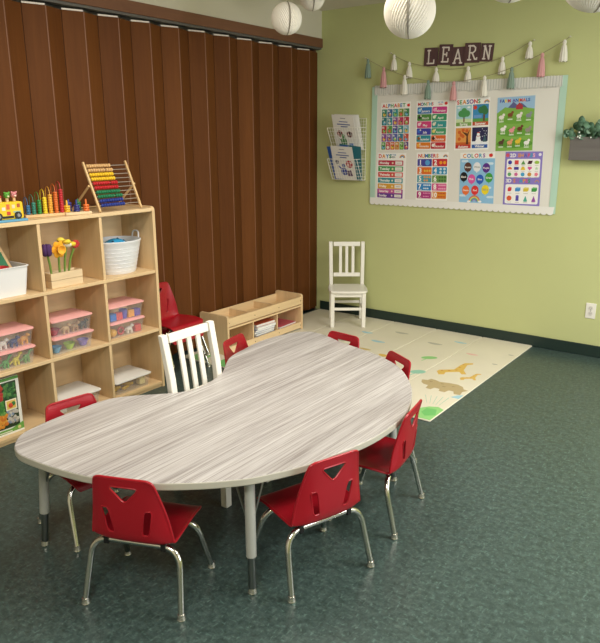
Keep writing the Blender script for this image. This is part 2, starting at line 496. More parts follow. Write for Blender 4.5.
# ------------------------------------------------------------------ kidney table
TH = .472
outline = [(1.334, -3.874), (1.367, -3.887), (1.412, -3.897), (1.505, -3.892), (1.598, -3.882), (1.702, -3.862), (1.754, -3.846), (1.865, -3.802), (1.968, -3.744), (2.068, -3.662), (2.114, -3.617), (2.163, -3.564), (2.195, -3.52), (2.267, -3.384), (2.293, -3.302), (2.315, -3.209), (2.338, -3.111), (2.354, -2.993), (2.35, -2.827), (2.323, -2.7), (2.256, -2.538), (2.19, -2.431), (2.105, -2.324), (2.006, -2.232), (1.899, -2.176), (1.784, -2.128), (1.691, -2.105), (1.561, -2.070), (1.437, -2.013), (1.33, -2.001), (1.274, -2.042), (1.235, -2.134), (1.209, -2.239), (1.209, -2.37), (1.232, -2.488), (1.25, -2.602), (1.302, -2.704), (1.392, -2.824), (1.425, -2.921), (1.447, -3.034), (1.432, -3.107), (1.397, -3.158), (1.348, -3.213), (1.302, -3.258), (1.266, -3.302), (1.229, -3.362), (1.219, -3.435), (1.221, -3.542), (1.224, -3.662), (1.237, -3.739), (1.245, -3.779), (1.277, -3.829)]
OL = [(p.x, p.y) for p in catmull([Vector((a, c, 0)) for a, c in outline], 3)]
for _ in range(2):
    OL = [((OL[i-1][0]+2*OL[i][0]+OL[(i+1) % len(OL)][0])/4, (OL[i-1][1]+2*OL[i][1]+OL[(i+1) % len(OL)][1])/4) for i in range(len(OL))]
tb = thing('kidney_table', 'kidney shaped activity table with grey woodgrain top and adjustable legs', 'table', (1.75, -2.93, 0))
b = B(); b.prism([(x-1.75, y+2.93) for x, y in OL], TH-.028, TH, LAM, 'z', True, EDGE)
b.build('tabletop', tb, .004)
def tleg(x, y, a, tx, ty):
    foot = Vector((x-1.75, y+2.93, 0)); dv = Vector((tx-x, ty-y, TH-.0285)); ln = dv.length; ax = dv.normalized().to_track_quat('Z', 'Y').to_matrix()
    lo = B().lathe([(0, .144), (.0165, .144), (.0185, .146), (.0185, ln-.002), (0, ln-.002)], GREYPAINT, foot, 18, axis=ax).build('leg', tb)
    B().lathe([(0, .022), (.0142, .022), (.0142, .15)], STEEL, foot, 16, axis=ax).build('leg_insert', lo)
    B().lathe([(0, 0), (.015, 0), (.017, .004), (.015, .012), (.013, .022), (0, .022)], M('#d9d6cc', .22, .9), foot, 16).build('leveling_foot', lo)
    q = foot+dv*.55
    for s in (-1, 1):
        e = Vector((math.cos(a+s*.9), math.sin(a+s*.9), 0))*.075; p2 = foot+dv+e; p2.z = TH-.0295
        B().tube([q, p2], .004, STEEL, 8).build('brace', lo)
tleg(2.151, -3.513, 2.3, 2.138, -3.500); tleg(1.299, -3.777, .9, 1.325, -3.752); tleg(2.16, -2.50, -2.4, 2.14, -2.515); tleg(1.36, -2.09, -1.0, 1.375, -2.11)

# ------------------------------------------------------------------ white chairs
def white_chair():
    t = thing('wooden_chair', 'x', 'chair')
    W = .131; 
    for sx in (-1, 1):
        B().box((sx*W-.016, .115, 0), (sx*W+.016, .147, .297), WHITE).build('front_leg', t, .003)
        pl = B(); m = WHITE
        secs = [(0, -.165, .028), (.30, -.135, .032), (.50, -.156, .03), (.682, -.190, .026)]
        rows = []
        for z_, y_, d in secs:
            w = .0155
            rows.append([pl.v((sx*(W+z_*.012)+a, y_+c, z_)) for a, c in ((-w, -d/2), (w, -d/2), (w, d/2), (-w, d/2))])
        pl.f(rows[0][::-1], m); pl.f(rows[-1], m)
        for A, C in zip(rows, rows[1:]):
            for j in range(4): pl.f([A[j], A[(j+1) % 4], C[(j+1) % 4], C[j]], m, True)
        pl.build('back_post', t, .004)
        B().box((sx*W-.008, -.13, .125), (sx*W+.008, .116, .147), WHITE).build('side_stretcher', t, .002)
        B().box((sx*W-.010, -.117, .265), (sx*W+.010, .116, .297), WHITE).build('side_apron', t, .002)
    B().box((-W+.0165, .123, .148), (W-.0165, .141, .170), WHITE).build('front_stretcher', t, .002)
    B().box((-W+.0165, .121, .262), (W-.0165, .141, .297), WHITE).build('front_apron', t, .002)
    B().box((-W+.0165, -.152, .148), (W-.0165, -.134, .170), WHITE).build('rear_stretcher', t, .002)
    sp = [(-.112, -.145), (.112, -.145), (.112, -.118), (.155, -.118), (.165, 0), (.162, .12), (.145, .158), (.10, .168), (0, .172), (-.10, .168), (-.145, .158), (-.162, .12), (-.165, 0), (-.155, -.118), (-.112, -.118)]
    B().prism(sp, .2975, .318, WHITE).build('seat', t, .006, seg=3)
    B().box((-W+.016, -.011, -.019), (W-.016, .011, .019), WHITE).build('crest_rail', t, .003).matrix_local = Matrix.Translation((0, -.186, .661)) @ Matrix.Rotation(.19, 4, 'X')
    B().box((-W+.016, -.010, -.017), (W-.016, .010, .017), WHITE).build('lower_rail', t, .003).matrix_local = Matrix.Translation((0, -.146, .40)) @ Matrix.Rotation(.12, 4, 'X')
    for k in (-1, 0, 1):
        s_ = B(); rows = []
        for z_, y_ in ((.414, -.148), (.54, -.166), (.648, -.184)):
            rows.append([s_.v((k*.054+a, y_+c, z_)) for a, c in ((-.0125, -.005), (.0125, -.005), (.0125, .005), (-.0125, .005))])
        s_.f(rows[0][::-1], WHITE); s_.f(rows[-1], WHITE)
        for A, C in zip(rows, rows[1:]):
            for j in range(4): s_.f([A[j], A[(j+1) % 4], C[(j+1) % 4], C[j]], WHITE)
        s_.build('back_slat', t, .0015)
    return t
wc = white_chair()
wc['label'] = 'white wooden child chair standing on the play mat against the green wall'; wc['group'] = 'white wooden chairs'
wc.location = (.490, -.304, 0.0105); wc.rotation_euler = (0, 0, fwd(.587, -.81))
w2 = dup(wc, (1.540, -2.995, 0), fwd(1, 0), 'white slat back wooden chair pushed into the notch of the grey table', scale=1.06)

# ------------------------------------------------------------------ play mat
MX0, MX1, MY0, MY1, MT = .0, 2.0, -1.79, -.0135, .010
mm, nt, bs = node_mat('mat_foam', .5, .35)
nt.links.new(ramp(nt, noise(nt, coords(nt), 3, 3), [(.3, '#d9d3c0'), (.7, '#e0dac8')]), bs.inputs['Base Color'])
mt = thing('play_mat', 'cream foam folding play mat with printed trees and animals on the floor', 'mat', (1.0, -.9, 0))
b = B()
nf = 5; w = (MX1-MX0)/nf
for k in range(nf):
    b.prism(rounded(MX0+k*w+.001, MY0, MX0+(k+1)*w-.001, MY1, .012), 0, MT, mm)
part_at(b, 'foam_sheet', mt, .004)
class Flat(B):
    pass
def blob(b, cx, cy, rx, ry, m, z, ph=0, n=22, wob=.12, rot=0, k=3):
    P = []
    for i in range(n):
        a = 2*PI*i/n; r = 1+wob*math.sin(k*a+ph)
        x, y = rx*r*math.cos(a), ry*r*math.sin(a)
        P.append((cx+x*math.cos(rot)-y*math.sin(rot), cy+x*math.sin(rot)+y*math.cos(rot)))
    b.append((P, z, m))
def poly(b, P, m, z=.0004): b.append((P, z, m))
def flush(name):
    q = B()
    for P, z, m in pr: q.prism(P, MT+.00005, MT+z, m)
    pr.clear(); part_at(q, name, mt)
pr = []
LG, MG, DG = M('#8cc77c', .5), M('#6db96a', .5), M('#a8d59a', .5)
TEAL, TAN, YEL, BLU, PNK, GRY, BRN = M('#8fc4b0', .5), M('#b7a47c', .5), M('#d9b45a', .5), M('#9cc7d8', .5), M('#e0b3ab', .5), M('#b3b0a4', .5), M('#6f5a3a', .5)
# leafy corner
poly(pr, [(1.995, -1.785), (1.995, -1.60), (1.95, -1.575), (1.90, -1.60), (1.86, -1.66), (1.84, -1.73), (1.83, -1.785)], LG)
poly(pr, [(1.99, -1.70), (1.96, -1.62), (1.90, -1.63), (1.90, -1.70), (1.94, -1.74)], MG, .0007); flush('printed_leaf')
poly(pr, [(1.82, -1.785), (1.78, -1.62), (1.74, -1.53), (1.70, -1.60), (1.68, -1.72), (1.69, -1.785)], MG); flush('printed_leaf')
poly(pr, [(1.73, -1.78), (1.72, -1.66), (1.66, -1.62), (1.60, -1.70), (1.58, -1.785)], LG, .0006); flush('printed_leaf')
for k in range(5): poly(pr, [(1.86+k*.02, -1.55), (1.862+k*.02, -1.55), (1.80+k*.035, -1.44+.01*k), (1.797+k*.035, -1.44+.01*k)], TEAL, .0006)
flush('printed_grass')
for x_ in (.05, .30, .52): poly(pr, [(x_+.01, -1.785), (x_, -1.66), (x_+.06, -1.60), (x_+.12, -1.64), (x_+.16, -1.785)], LG if x_ != .3 else MG); flush('printed_leaf')
# tan hippo, lying between the view-lines of the corner
H = [(1.672, -1.245), (1.655, -1.20), (1.69, -1.19), (1.70, -1.155), (1.735, -1.16), (1.77, -1.175), (1.83, -1.16), (1.885, -1.155), (1.93, -1.175), (1.955, -1.215), (1.985, -1.22), (1.965, -1.265), (1.975, -1.32), (1.935, -1.325), (1.915, -1.285), (1.885, -1.285), (1.875, -1.33), (1.835, -1.33), (1.825, -1.295), (1.79, -1.295), (1.78, -1.335), (1.745, -1.33), (1.735, -1.275), (1.70, -1.27)]
poly(pr, H, TAN)
for hx, hy in ((1.72, -1.20), (1.80, -1.20), (1.88, -1.205), (1.83, -1.24)): blob(pr, hx, hy, .012, .008, M('#a5916a', .5), .0007)
flush('printed_hippo')
def giraffe(x, y, s, m, ang):
    P = [(0, 0), (.0, .055), (.02, .075), (.10, .08), (.15, .15), (.185, .19), (.23, .185), (.225, .165), (.19, .155), (.15, .065), (.15, 0), (.125, 0), (.12, .04), (.045, .035), (.03, 0)]
    e1 = Vector((math.cos(ang), math.sin(ang))); e2 = Vector((-e1.y, e1.x))
    poly(pr, [(x+s*(px*e1.x+py*e2.x), y+s*(px*e1.y+py*e2.y)) for px, py in P], m)
    for px, py in ((.03, .06), (.07, .062), (.11, .07), (.14, .115), (.17, .16)):
        blob(pr, x+s*(px*e1.x+py*e2.x), y+s*(px*e1.y+py*e2.y), .007*s, .007*s, M('#c98f3c', .5), .0007)
    flush('printed_giraffe')
giraffe(1.70, -1.045, 1.25, YEL, .62); giraffe(1.865, -1.06, .68, YEL, .55)
poly(pr, [(1.94, -1.385), (1.965, -1.335), (1.995, -1.31), (1.995, -1.385)], BLU); flush('printed_pond')
def tree(x, y, rx, ry, m):
    blob(pr, x, y, rx, ry, m, .0004, .6, wob=.1, k=2, rot=.5); poly(pr, [(x-.02, y-.09), (x-.012, y-.09), (x+.006, y), (x, y)], m, .0006); flush('printed_tree')
tree(1.49, -.755, .055, .035, LG); tree(1.565, -1.08, .05, .04, TEAL)
for cx_, cy_, rx_, ry_, c_, nm_ in ((1.37, -.414, .06, .02, GRY, 'cloud'), (1.71, -.50, .045, .016, PNK, 'cloud'), (1.52, -.27, .05, .015, BLU, 'cloud'), (1.02, -.30, .06, .02, GRY, 'cloud'), (.98, -.62, .06, .02, BLU, 'cloud'),
        (.55, -.75, .06, .025, GRY, 'cloud'), (.78, -.45, .05, .02, BLU, 'cloud'), (1.2, -.9, .05, .025, YEL, 'bush'), (.9, -1.1, .06, .03, LG, 'bush'), (1.35, -1.35, .08, .05, LG, 'bush'), (.72, -.75, .06, .02, GRY, 'cloud'),
        (1.0, -.85, .05, .02, M('#c9b070', .5), 'bush'), (.45, -.95, .05, .03, YEL, 'bush'), (1.93, -.62, .02, .01, GRY, 'cloud'), (1.95, -.35, .02, .01, GRY, 'cloud')):
    blob(pr, cx_, cy_, rx_, ry_, c_, .0004); flush('printed_'+nm_)

# ------------------------------------------------------------------ bulletin board
WY = -.004
bb_ = thing('bulletin_board', 'large white bulletin board with mint edges and scalloped border on the green wall', 'board', (1.29, 0, 1.49))
BL, BR, BT, BBm = .520, 2.06, 1.955, 1.018
BOARD = M('#e2e0d8', .8, 0, .2); MINT = M('#b2d3c1', .7)
part_at(B().box((BL, -.008, BBm+.012), (BR, -.0003, BT), BOARD), 'backing_paper', bb_)
b = B(); b.box((BL-.004, -.011, BBm+.005), (BL+.045, -.0085, BT+.005), MINT); part_at(b, 'mint_border', bb_)
b = B(); b.box((BR-.035, -.011, BBm), (BR+.012, -.0085, BT+.015), MINT); part_at(b, 'mint_border', bb_)
# scalloped lower border
P = [(BR+.004, BBm+.05), (BL, BBm+.05)]
n = 34; wsc = (BR-BL)/n
for k in range(n):
    for j in range(6):
        a = PI*j/6
        P.append((BL+wsc*(k+.5-.5*math.cos(a)), BBm-.016*math.sin(a)+.006))
part_at(B().prism(P, -.0135, -.0115, M('#e9e8e4', .8, 0, .2), 'y'), 'scalloped_border', bb_)
b = B()
n = 220
for k in range(n):
    x = BL+.02+(BR-BL-.04)*k/n; hgt = .062+.016*random.random()
    b.box((x, -.0155-.002*random.random(), BT+.012-hgt), (x+.0062, -.0116, BT+.012+.004*random.random()), M('#dcdcd6', .85, 0, .15) if k % 3 else M('#c6c7c2', .85, 0, .15))
part_at(b, 'paper_fringe', bb_)

# ------------------------------------------------------------------ posters
class Poster:
    def __init__(s, x, z, w, h, tilt, base, y=-.0087):
        s.b = B(); s.w, s.h = w, h
        s.root = (x, y, z); s.tilt = tilt
        s.b.box((0, -.0008, 0), (w, 0, h), M(base, .45, 0, .35))
        s.q = 0
    def lay(s):
        s.q += 1; return -.0011-.000012*s.q
    def rect(s, u0, v0, u1, v1, c, l=1, r=0):
        y = s.lay()
        if r: s.b.prism(rounded(u0, v0, u1, v1, r, 3), y, y+.00028, M(c, .45, 0, .35), 'y')
        else: s.b.box((u0, y, v0), (u1, y+.00028, v1), M(c, .45, 0, .35))
    def poly(s, P, c, l=1):
        y = s.lay(); s.b.prism(P, y, y+.00028, M(c, .45, 0, .35), 'y')
    def disc(s, u, v, r, c, l=1, ry=None, n=16, a0=0, a1=2*PI):
        ry = ry or r
        s.poly([(u+r*math.cos(a0+(a1-a0)*i/n), v+ry*math.sin(a0+(a1-a0)*i/n)) for i in range(n if a1-a0 > 6 else n+1)], c, l)
    def ringarc(s, u, v, r0, r1, c, l=1, n=10):
        P = [(u+r1*math.cos(PI*i/n), v+r1*math.sin(PI*i/n)) for i in range(n+1)]+[(u+r0*math.cos(PI*i/n), v+r0*math.sin(PI*i/n)) for i in range(n, -1, -1)]
        s.poly(P, c, l)
    def text(s, t, u, v, size, c, l=2, bold=.02, align='l', maxw=None):
        vs, fs, x0, x1, y0, y1 = text_mesh(t, bold)
        sc = size; wd = (x1-x0)*sc; sx = sc
        if maxw and wd > maxw: sx = sc*maxw/wd; wd = maxw
        off = {'l': 0, 'c': -wd/2, 'r': -wd}[align]
        y = s.lay()
        V = [s.b.v((u+off+(a-x0)*sx, y, v+b_*sc)) for a, b_ in vs]
        for f_ in fs: s.b.f([V[i] for i in f_], M(c, .45, 0, .35))
        return wd
    def title(s, t, u, v, size, cols, gap=.1, l=2):
        for i, chq in enumerate(t):
            if chq == ' ': u += size*.35; continue
            u += s.text(chq, u, v, size, cols[i % len(cols)], l, .035)+size*gap
        return u
    def apple(s, u, v, r, l=2):
        s.disc(u-r*.4, v, r*.75, '#d8342f', l, r); s.disc(u+r*.4, v, r*.75, '#d8342f', l, r)
        s.poly([(u, v+r*.9), (u+r*.6, v+r*1.5), (u+r*.7, v+r*1.1)], '#4c9a3c', l)
    def rainbow(s, u, v, r, l=2):
        for i, c in enumerate(('#d9574f', '#e6a13c', '#6db56a', '#5a8fc9', '#8a6ab3')): s.ringarc(u, v, r*(.9-.12*i)-r*.12+.0001, r*(.9-.12*i)+r*.02, c, l+.3*i)
    def done(s, name, label):
        o = s.b.build(name); o.location = s.root; o.rotation_euler = (0, s.tilt, 0)
        return tag(o, label, 'poster', 'learning posters on the bulletin board')
PW, PH = .276, .376
RC = ['#d4383c', '#e08a2c', '#3f9a58', '#3a7fc0', '#8a4fa3', '#d2558c']
# ALPHABET
p = Poster(.606, 1.458, .270, PH, -.012, '#f4f3ef')
u = p.title('ALPHABET', .012, .336, .040, ['#d4383c', '#e08a2c', '#3a7fc0', '#3f9a58'], .07)
p.apple(.252, .348, .011)
cc = ['#3f8f7a', '#35689f', '#3c9aa0', '#7a9a45', '#4c8a58', '#2f7a80', '#3c8f9f', '#8a5a9a', '#c23f6a', '#b83a4a', '#b8343f', '#5a9a48', '#5a4f9f', '#2e8a8f', '#7fb0c4', '#8a4f9f', '#7a5aa8', '#5a6ab0', '#3a7f9f', '#c24f3f', '#5f9a4a', '#c23a3f', '#d0603a', '#c98f3a', '#6aa04a', '#5a3f80']
idx = 0
for r, n in enumerate((5, 5, 5, 5, 6)):
    cw = (.270-.016)/n
    for q in range(n):
        u0 = .008+q*cw; v0 = .262-r*.0645
        p.rect(u0+.002, v0, u0+cw-.002, v0+.061, cc[idx], 1, .004)
        L_ = chr(65+idx)
        p.text(L_+L_.lower(), u0+.006, v0+.040, .020, '#f5f3ea', 2, .03, maxw=cw*.6)
        p.disc(u0+cw*.5, v0+.019, .013, ['#e8c65a', '#e9e4da', '#7ab8d8', '#d9705a', '#9ac96a', '#c79a6a'][(idx*5+r) % 6], 2)
        p.disc(u0+cw*.5+.004, v0+.026, .006, ['#3a3a3a', '#c2553f', '#4a7a3f', '#e6dccb'][(idx*3) % 4], 3)
        idx += 1
p.done('wall_poster', 'alphabet poster with a grid of coloured letter squares')
# MONTHS
p = Poster(.926, 1.462, .272, PH, -.004, '#f4f3ef')
p.title('MONTHS', .012, .338, .033, ['#d4383c', '#3a4fa0', '#3f9a58', '#e08a2c', '#3a9fc0'], .02)
p.text('OF THE', .184, .354, .013, '#3a7fc0', 2); p.text('YEAR', .186, .339, .015, '#d4383c', 2)
p.apple(.252, .350, .011)
ms = [('January', '#3474b4'), ('February', '#cf3f8a'), ('March', '#4f8a3f'), ('April', '#3f9a6a'), ('May', '#d2447f'), ('June', '#3a9a9a'), ('July', '#4648a8'), ('August', '#4a9f6f'), ('September', '#2f8f9f'), ('October', '#e06a2f'), ('November', '#dd7f2c'), ('December', '#bf2f3a')]
for k, (t, c) in enumerate(ms):
    u0 = .010+(k % 2)*.128; v0 = .277-(k//2)*.0535
    p.rect(u0, v0, u0+.124, v0+.050, c, 1, .007)
    p.text(t, u0+.072, v0+.012, .024, '#f6f4ee', 3, .02, 'c', .082)
    p.disc(u0+.02, v0+.027, .013, ['#9ad0ea', '#f0a9cf', '#2b2b2b', '#e6f0d0', '#f2d0de', '#e8e0c8', '#3b6fd0', '#e9d27a', '#8f5a2f', '#3a2a22', '#f2b04a', '#e9e6e0'][k], 2)
    p.disc(u0+.032, v0+.037, .006, '#f0ead8', 2)
p.done('wall_poster', 'months of the year poster with twelve coloured name tiles')
# SEASONS
p = Poster(1.263, 1.462, .275, PH, -.030, '#f4f3ef')
p.title('SEASONS', .014, .338, .042, ['#d4383c', '#3f9a58', '#e08a2c', '#3a7fc0', '#8a4fa3'], .05)
p.rainbow(.250, .338, .024)
q4 = [(.010, .178, '#a9d3dd', '#7ea854', 'Spring'), (.143, .178, '#3f8fc4', '#c4512f', 'Summer'), (.010, .012, '#e09a4f', '#bf3030', 'Autumn'), (.143, .012, '#2c2b52', '#2e5fae', 'Winter')]
for u0, v0, sky, gr, t in q4:
    p.rect(u0, v0, u0+.124, v0+.152, sky, 1)
    p.rect(u0, v0, u0+.124, v0+.026, gr, 2.2)
    p.text(t, u0+.062, v0+.005, .025, '#f6f4ee', 3.4, .03, 'c', .10)
u0, v0 = .010, .178
p.rect(u0, v0+.026, u0+.124, v0+.052, '#cfe3b4', 2); p.rect(u0+.058, v0+.03, u0+.069, v0+.09, '#7a5a3c', 2.4)
for a, c in ((.04, .09), (.063, .108), (.088, .09), (.063, .085)): p.disc(u0+a, v0+c, .024, '#4f9a5a', 2.6)
for a in (.02, .1): p.disc(u0+a, v0+.135, .014, '#f0f5f5', 2.4, .007)
u0 = .143
p.rect(u0, v0+.026, u0+.124, v0+.05, '#5fa04f', 2); p.disc(u0+.018, v0+.13, .015, '#d9442f', 2.4); p.rect(u0+.082, v0+.03, u0+.096, v0+.09, '#6a4630', 2.4)
for a, c in ((.066, .11), (.086, .118), (.097, .10)): p.disc(u0+a, v0+c, .025, '#3c7a4a', 2.6)
p.rect(u0+.01, v0+.055, u0+.07, v0+.075, '#6f9fd8', 2.4)
u0, v0 = .010, .012
p.rect(u0, v0+.026, u0+.124, v0+.045, '#c9602f', 2); p.poly([(u0+.085, v0+.03), (u0+.105, v0+.03), (u0+.10, v0+.09), (u0+.115, v0+.14), (u0+.095, v0+.11), (u0+.05, v0+.125), (u0+.088, v0+.09)], '#5c3420', 2.4)
for a, c in ((.03, .12), (.06, .135), (.09, .13), (.045, .10), (.03, .07), (.06, .09)): p.disc(u0+a, v0+c, .013, '#d0632c', 2.6)
u0 = .143
p.rect(u0, v0+.026, u0+.124, v0+.05, '#e8edf4', 2)
for c, r in ((.05, .022), (.078, .017), (.10, .012)): p.disc(u0+.05, v0+c, r, '#f3f4f6', 2.6)
p.rect(u0+.038, v0+.085, u0+.062, v0+.09, '#c93434', 3); p.rect(u0+.040, v0+.11, u0+.06, v0+.117, '#c93434', 3)
for k in range(14): p.disc(u0+random.uniform(.01, .115), v0+random.uniform(.07, .145), .003, '#eef0f6', 2.5, n=8)
p.poly([(u0+.085, v0+.045), (u0+.117, v0+.045), (u0+.101, v0+.10)], '#3f5f6a', 2.6)
p.done('wall_poster', 'seasons poster with four pictured squares')
# FARM ANIMALS
p = Poster(1.594, 1.458, .275, .380, -.028, '#9cc0df')
p.poly([(.06, .285), (.12, .345), (.15, .32), (.18, .335), (.235, .29)], '#5c5f8f', .6)
p.poly([(.0, .27), (.06, .31), (.12, .30), (.19, .305), (.275, .29), (.275, 0), (0, 0)], '#7fb04f', 1)
p.poly([(.14, .29), (.14, .315), (.165, .338), (.19, .315), (.19, .29)], '#b0363f', 1.6)
for z_, c in ((.22, '#6fa53f'), (.13, '#66a03c'), (.05, '#5b9636')): p.disc(.14, z_, .135, c, 1.3, .03)
p.title('FARM ANIMALS', .018, .343, .031, ['#5a4fa8', '#2f5fb0', '#f2d23c', '#d4383c', '#e06a2c'], .02, 2.6)
an = [('#e9e6de', .035, .24), ('#7c4a2c', .10, .255), ('#e6e2da', .165, .245), ('#8a8f98', .235, .245), ('#efece6', .05, .155), ('#e79a9f', .115, .145), ('#6a3a28', .175, .155), ('#9a8f88', .235, .145), ('#5a3f33', .04, .06), ('#e3a578', .105, .06), ('#e2c23c', .165, .065), ('#f1efe9', .23, .055)]
for k, (c, u0, v0) in enumerate(an):
    p.disc(u0, v0, .020, c, 2.4, .014); p.disc(u0+.016, v0+.017, .010, c, 2.6)
    for dx in (-.012, .0, .012): p.rect(u0+dx-.002, v0-.024, u0+dx+.002, v0-.008, c, 2.3)
    p.rect(u0-.018, v0-.035, u0+.018, v0-.027, '#d7e4cf', 2.4, .002)
p.done('wall_poster', 'green farm animals poster at the top right of the board')
# DAYS
p = Poster(.579, 1.062, .270, PH, .0, '#f4f3ef')
p.title('DAYS', .014, .334, .042, ['#d4383c', '#e08a2c', '#3a7fc0', '#3f9a58'], .05)
p.text('OF THE', .122, .354, .016, '#3a7fc0', 2); p.text('WEEK', .122, .335, .018, '#5a5f6a', 2)
p.rainbow(.235, .336, .028)
dz = [('Monday', '#b8324a'), ('Tuesday', '#4a9a5a'), ('Wednesday', '#d44f4a'), ('Thursday', '#2f8f9a'), ('Friday', '#d9a23c')]
for k, (t, c) in enumerate(dz):
    v0 = .274-k*.0475
    p.rect(.012, v0, .246, v0+.041, c, 1, .005); p.rect(.172, v0+.007, .236, v0+.034, '#ece8e2', 2, .003)
    p.text(t, .026, v0+.011, .028, '#f8f5ef', 2, .03, 'l', .10); p.disc(.148, v0+.02, .008, '#f2e6c8', 2); p.rect(.184, v0+.018, .224, v0+.022, '#a9a5a0', 2.5)
p.rect(.008, .008, .250, .075+.007, '#8a4a9c', 1, .006)
for k, (t, c) in enumerate((('Saturday', '#c45a9c'), ('Sunday', '#6a3f94'))):
    v0 = .047-k*.036
    p.rect(.012, v0, .246, v0+.033, c, 1.7, .005); p.rect(.172, v0+.005, .236, v0+.028, '#ece8e2', 2.4, .003)
    p.text(t, .026, v0+.008, .026, '#f8f5ef', 2.4, .03, 'l', .10); p.disc(.148, v0+.017, .007, '#f2e6c8', 2.4); p.rect(.184, v0+.014, .224, v0+.018, '#a9a5a0', 2.8)
p.done('wall_poster', 'days of the week poster with seven coloured bars')
# NUMBERS
p = Poster(.950, 1.066, .276, PH, -.022, '#f4f3ef')
p.title('NUMBERS', .016, .336, .040, ['#d4383c', '#e08a2c', '#3a7fc0', '#3f9a58', '#8a4fa3'], .04)
p.rainbow(.252, .338, .022)
nc = ['#4a4a9f', '#c8343f', '#e0702f', '#2f8fbf', '#4f9fb0', '#6f9a52', '#2f86c9', '#d6578f', '#b0397f', '#dd8a2f']
for k in range(10):
    u0 = .010+(k % 2)*.132; v0 = .268-(k//2)*.0635
    p.rect(u0, v0, u0+.126, v0+.057, nc[k], 1, .006)
    t = str(k+1); p.text(t, u0+.026, v0+.014, .050, '#f7f5ef', 2, .04, 'c', .04)
    p.rect(u0+.012, v0+.005, u0+.042, v0+.009, '#eae6dd', 2)
    n = k+1; rows = 1 if n < 4 else 2; per = math.ceil(n/rows)
    for q in range(n):
        rr, c_ = divmod(q, per)
        p.disc(u0+.055+(c_+.5)*.066/per, v0+(.028 if rows == 1 else .042-rr*.026), min(.024/rows, .030/per)*.9, ['#5aa3dc', '#f0a52f', '#e9c04f', '#cfe3ee', '#e6a05a', '#3f6f3a', '#e9eef2', '#f2b8cf', '#e59ac2', '#c23f2f'][k], 2, n=10)
p.done('wall_poster', 'numbers poster with ten coloured tiles numbered one to ten')
# COLORS
p = Poster(1.328, 1.060, .278, .384, -.030, '#8fc1e4')
p.rect(0, .338, .278, .384, '#f1f0ec', 1)
p.title('COLORS', .022, .346, .040, ['#e08a2c', '#3a7fc0', '#3f9a58', '#d4383c', '#3a9fc0', '#8a4fa3'], .12)
p.apple(.245, .360, .013)
for a, c in ((.04, .32), (.24, .30), (.03, .06), (.25, .05), (.23, .12), (.05, .19)):
    for d in (-.014, 0, .014): p.disc(a+d, c, .014, '#cfe3f2', 1, .009)
bl = [('Brown', '#5c3a30', .065, .275), ('White', '#e9ebee', .138, .275), ('Purple', '#5a2f8a', .212, .268), ('Black', '#17171a', .034, .202), ('Pink', '#dd5aa8', .098, .185), ('Blue', '#2c5fc0', .165, .183), ('Green', '#45a045', .236, .195), ('Orange', '#e8733a', .053, .100), ('Red', '#dd3434', .128, .100), ('Yellow', '#f0d92c', .210, .105)]
for k, (t, c, u0, v0) in enumerate(bl):
    p.disc(u0, v0, .030, c, 2.2+.06*k, .036, 20); p.poly([(u0-.005, v0-.042), (u0+.005, v0-.042), (u0, v0-.034)], c, 2.2)
    p.text(t, u0, v0-.007, .020, '#f5f4f0' if t not in ('White', 'Yellow') else '#8a8a8a', 4, .02, 'c', .046)
for i, c in enumerate(('#d9574f', '#e6a13c', '#efe36a', '#6db56a', '#5a8fc9', '#b07ac0')): p.ringarc(.125, .014, .042-.006*i, .047-.006*i, c, 2+.2*i)
p.disc(.08, .014, .014, '#f2f5f8', 3.4, .008); p.disc(.17, .014, .014, '#f2f5f8', 3.4, .008)
p.done('wall_poster', 'colors poster with ten coloured balloons on a blue sky')
# SHAPES
p = Poster(1.680, 1.064, .274, .390, -.018, '#8a7cc8')
p.title('2D SHAPES', .035, .351, .036, ['#f2f0ee', '#f2f0ee', '#e08a2c', '#e08a2c', '#e0a03c', '#6a5fb0', '#d4567c', '#3a9fc0', '#f0b0c0'], .04)
p.disc(.018, .365, .014, '#d4566c', 2); p.disc(.255, .368, .011, '#e7e3f2', 2)
p.rect(.014, .205, .260, .338, '#f5f4f2', 1, .012)
p.title('3D SHAPES', .014, .168, .036, ['#f2f0ee', '#f2f0ee', '#6fae5a', '#e08a2c', '#9a6ac0', '#3a9fc0', '#e0a03c', '#d4567c', '#3f9a58'], .04)
p.rainbow(.245, .17, .018)
p.rect(.014, .012, .260, .155, '#f5f4f2', 1, .012)
s2 = [['disc', 'sq', 'tri', 'par', 'oval'], ['semi', 'rect', 'trap', 'heart', 'star'], ['hex', 'pent', 'oct', 'dec', 'pent']]
s2c = [['#3f3fa8', '#d9484a', '#5f9a4a', '#4a1f33', '#9ac24a'], ['#e0703a', '#4a3a9a', '#e6c33c', '#d9569a', '#b9d6b0'], ['#5fa86a', '#d26a9f', '#3f9fd0', '#cf8f3c', '#e27a8f']]
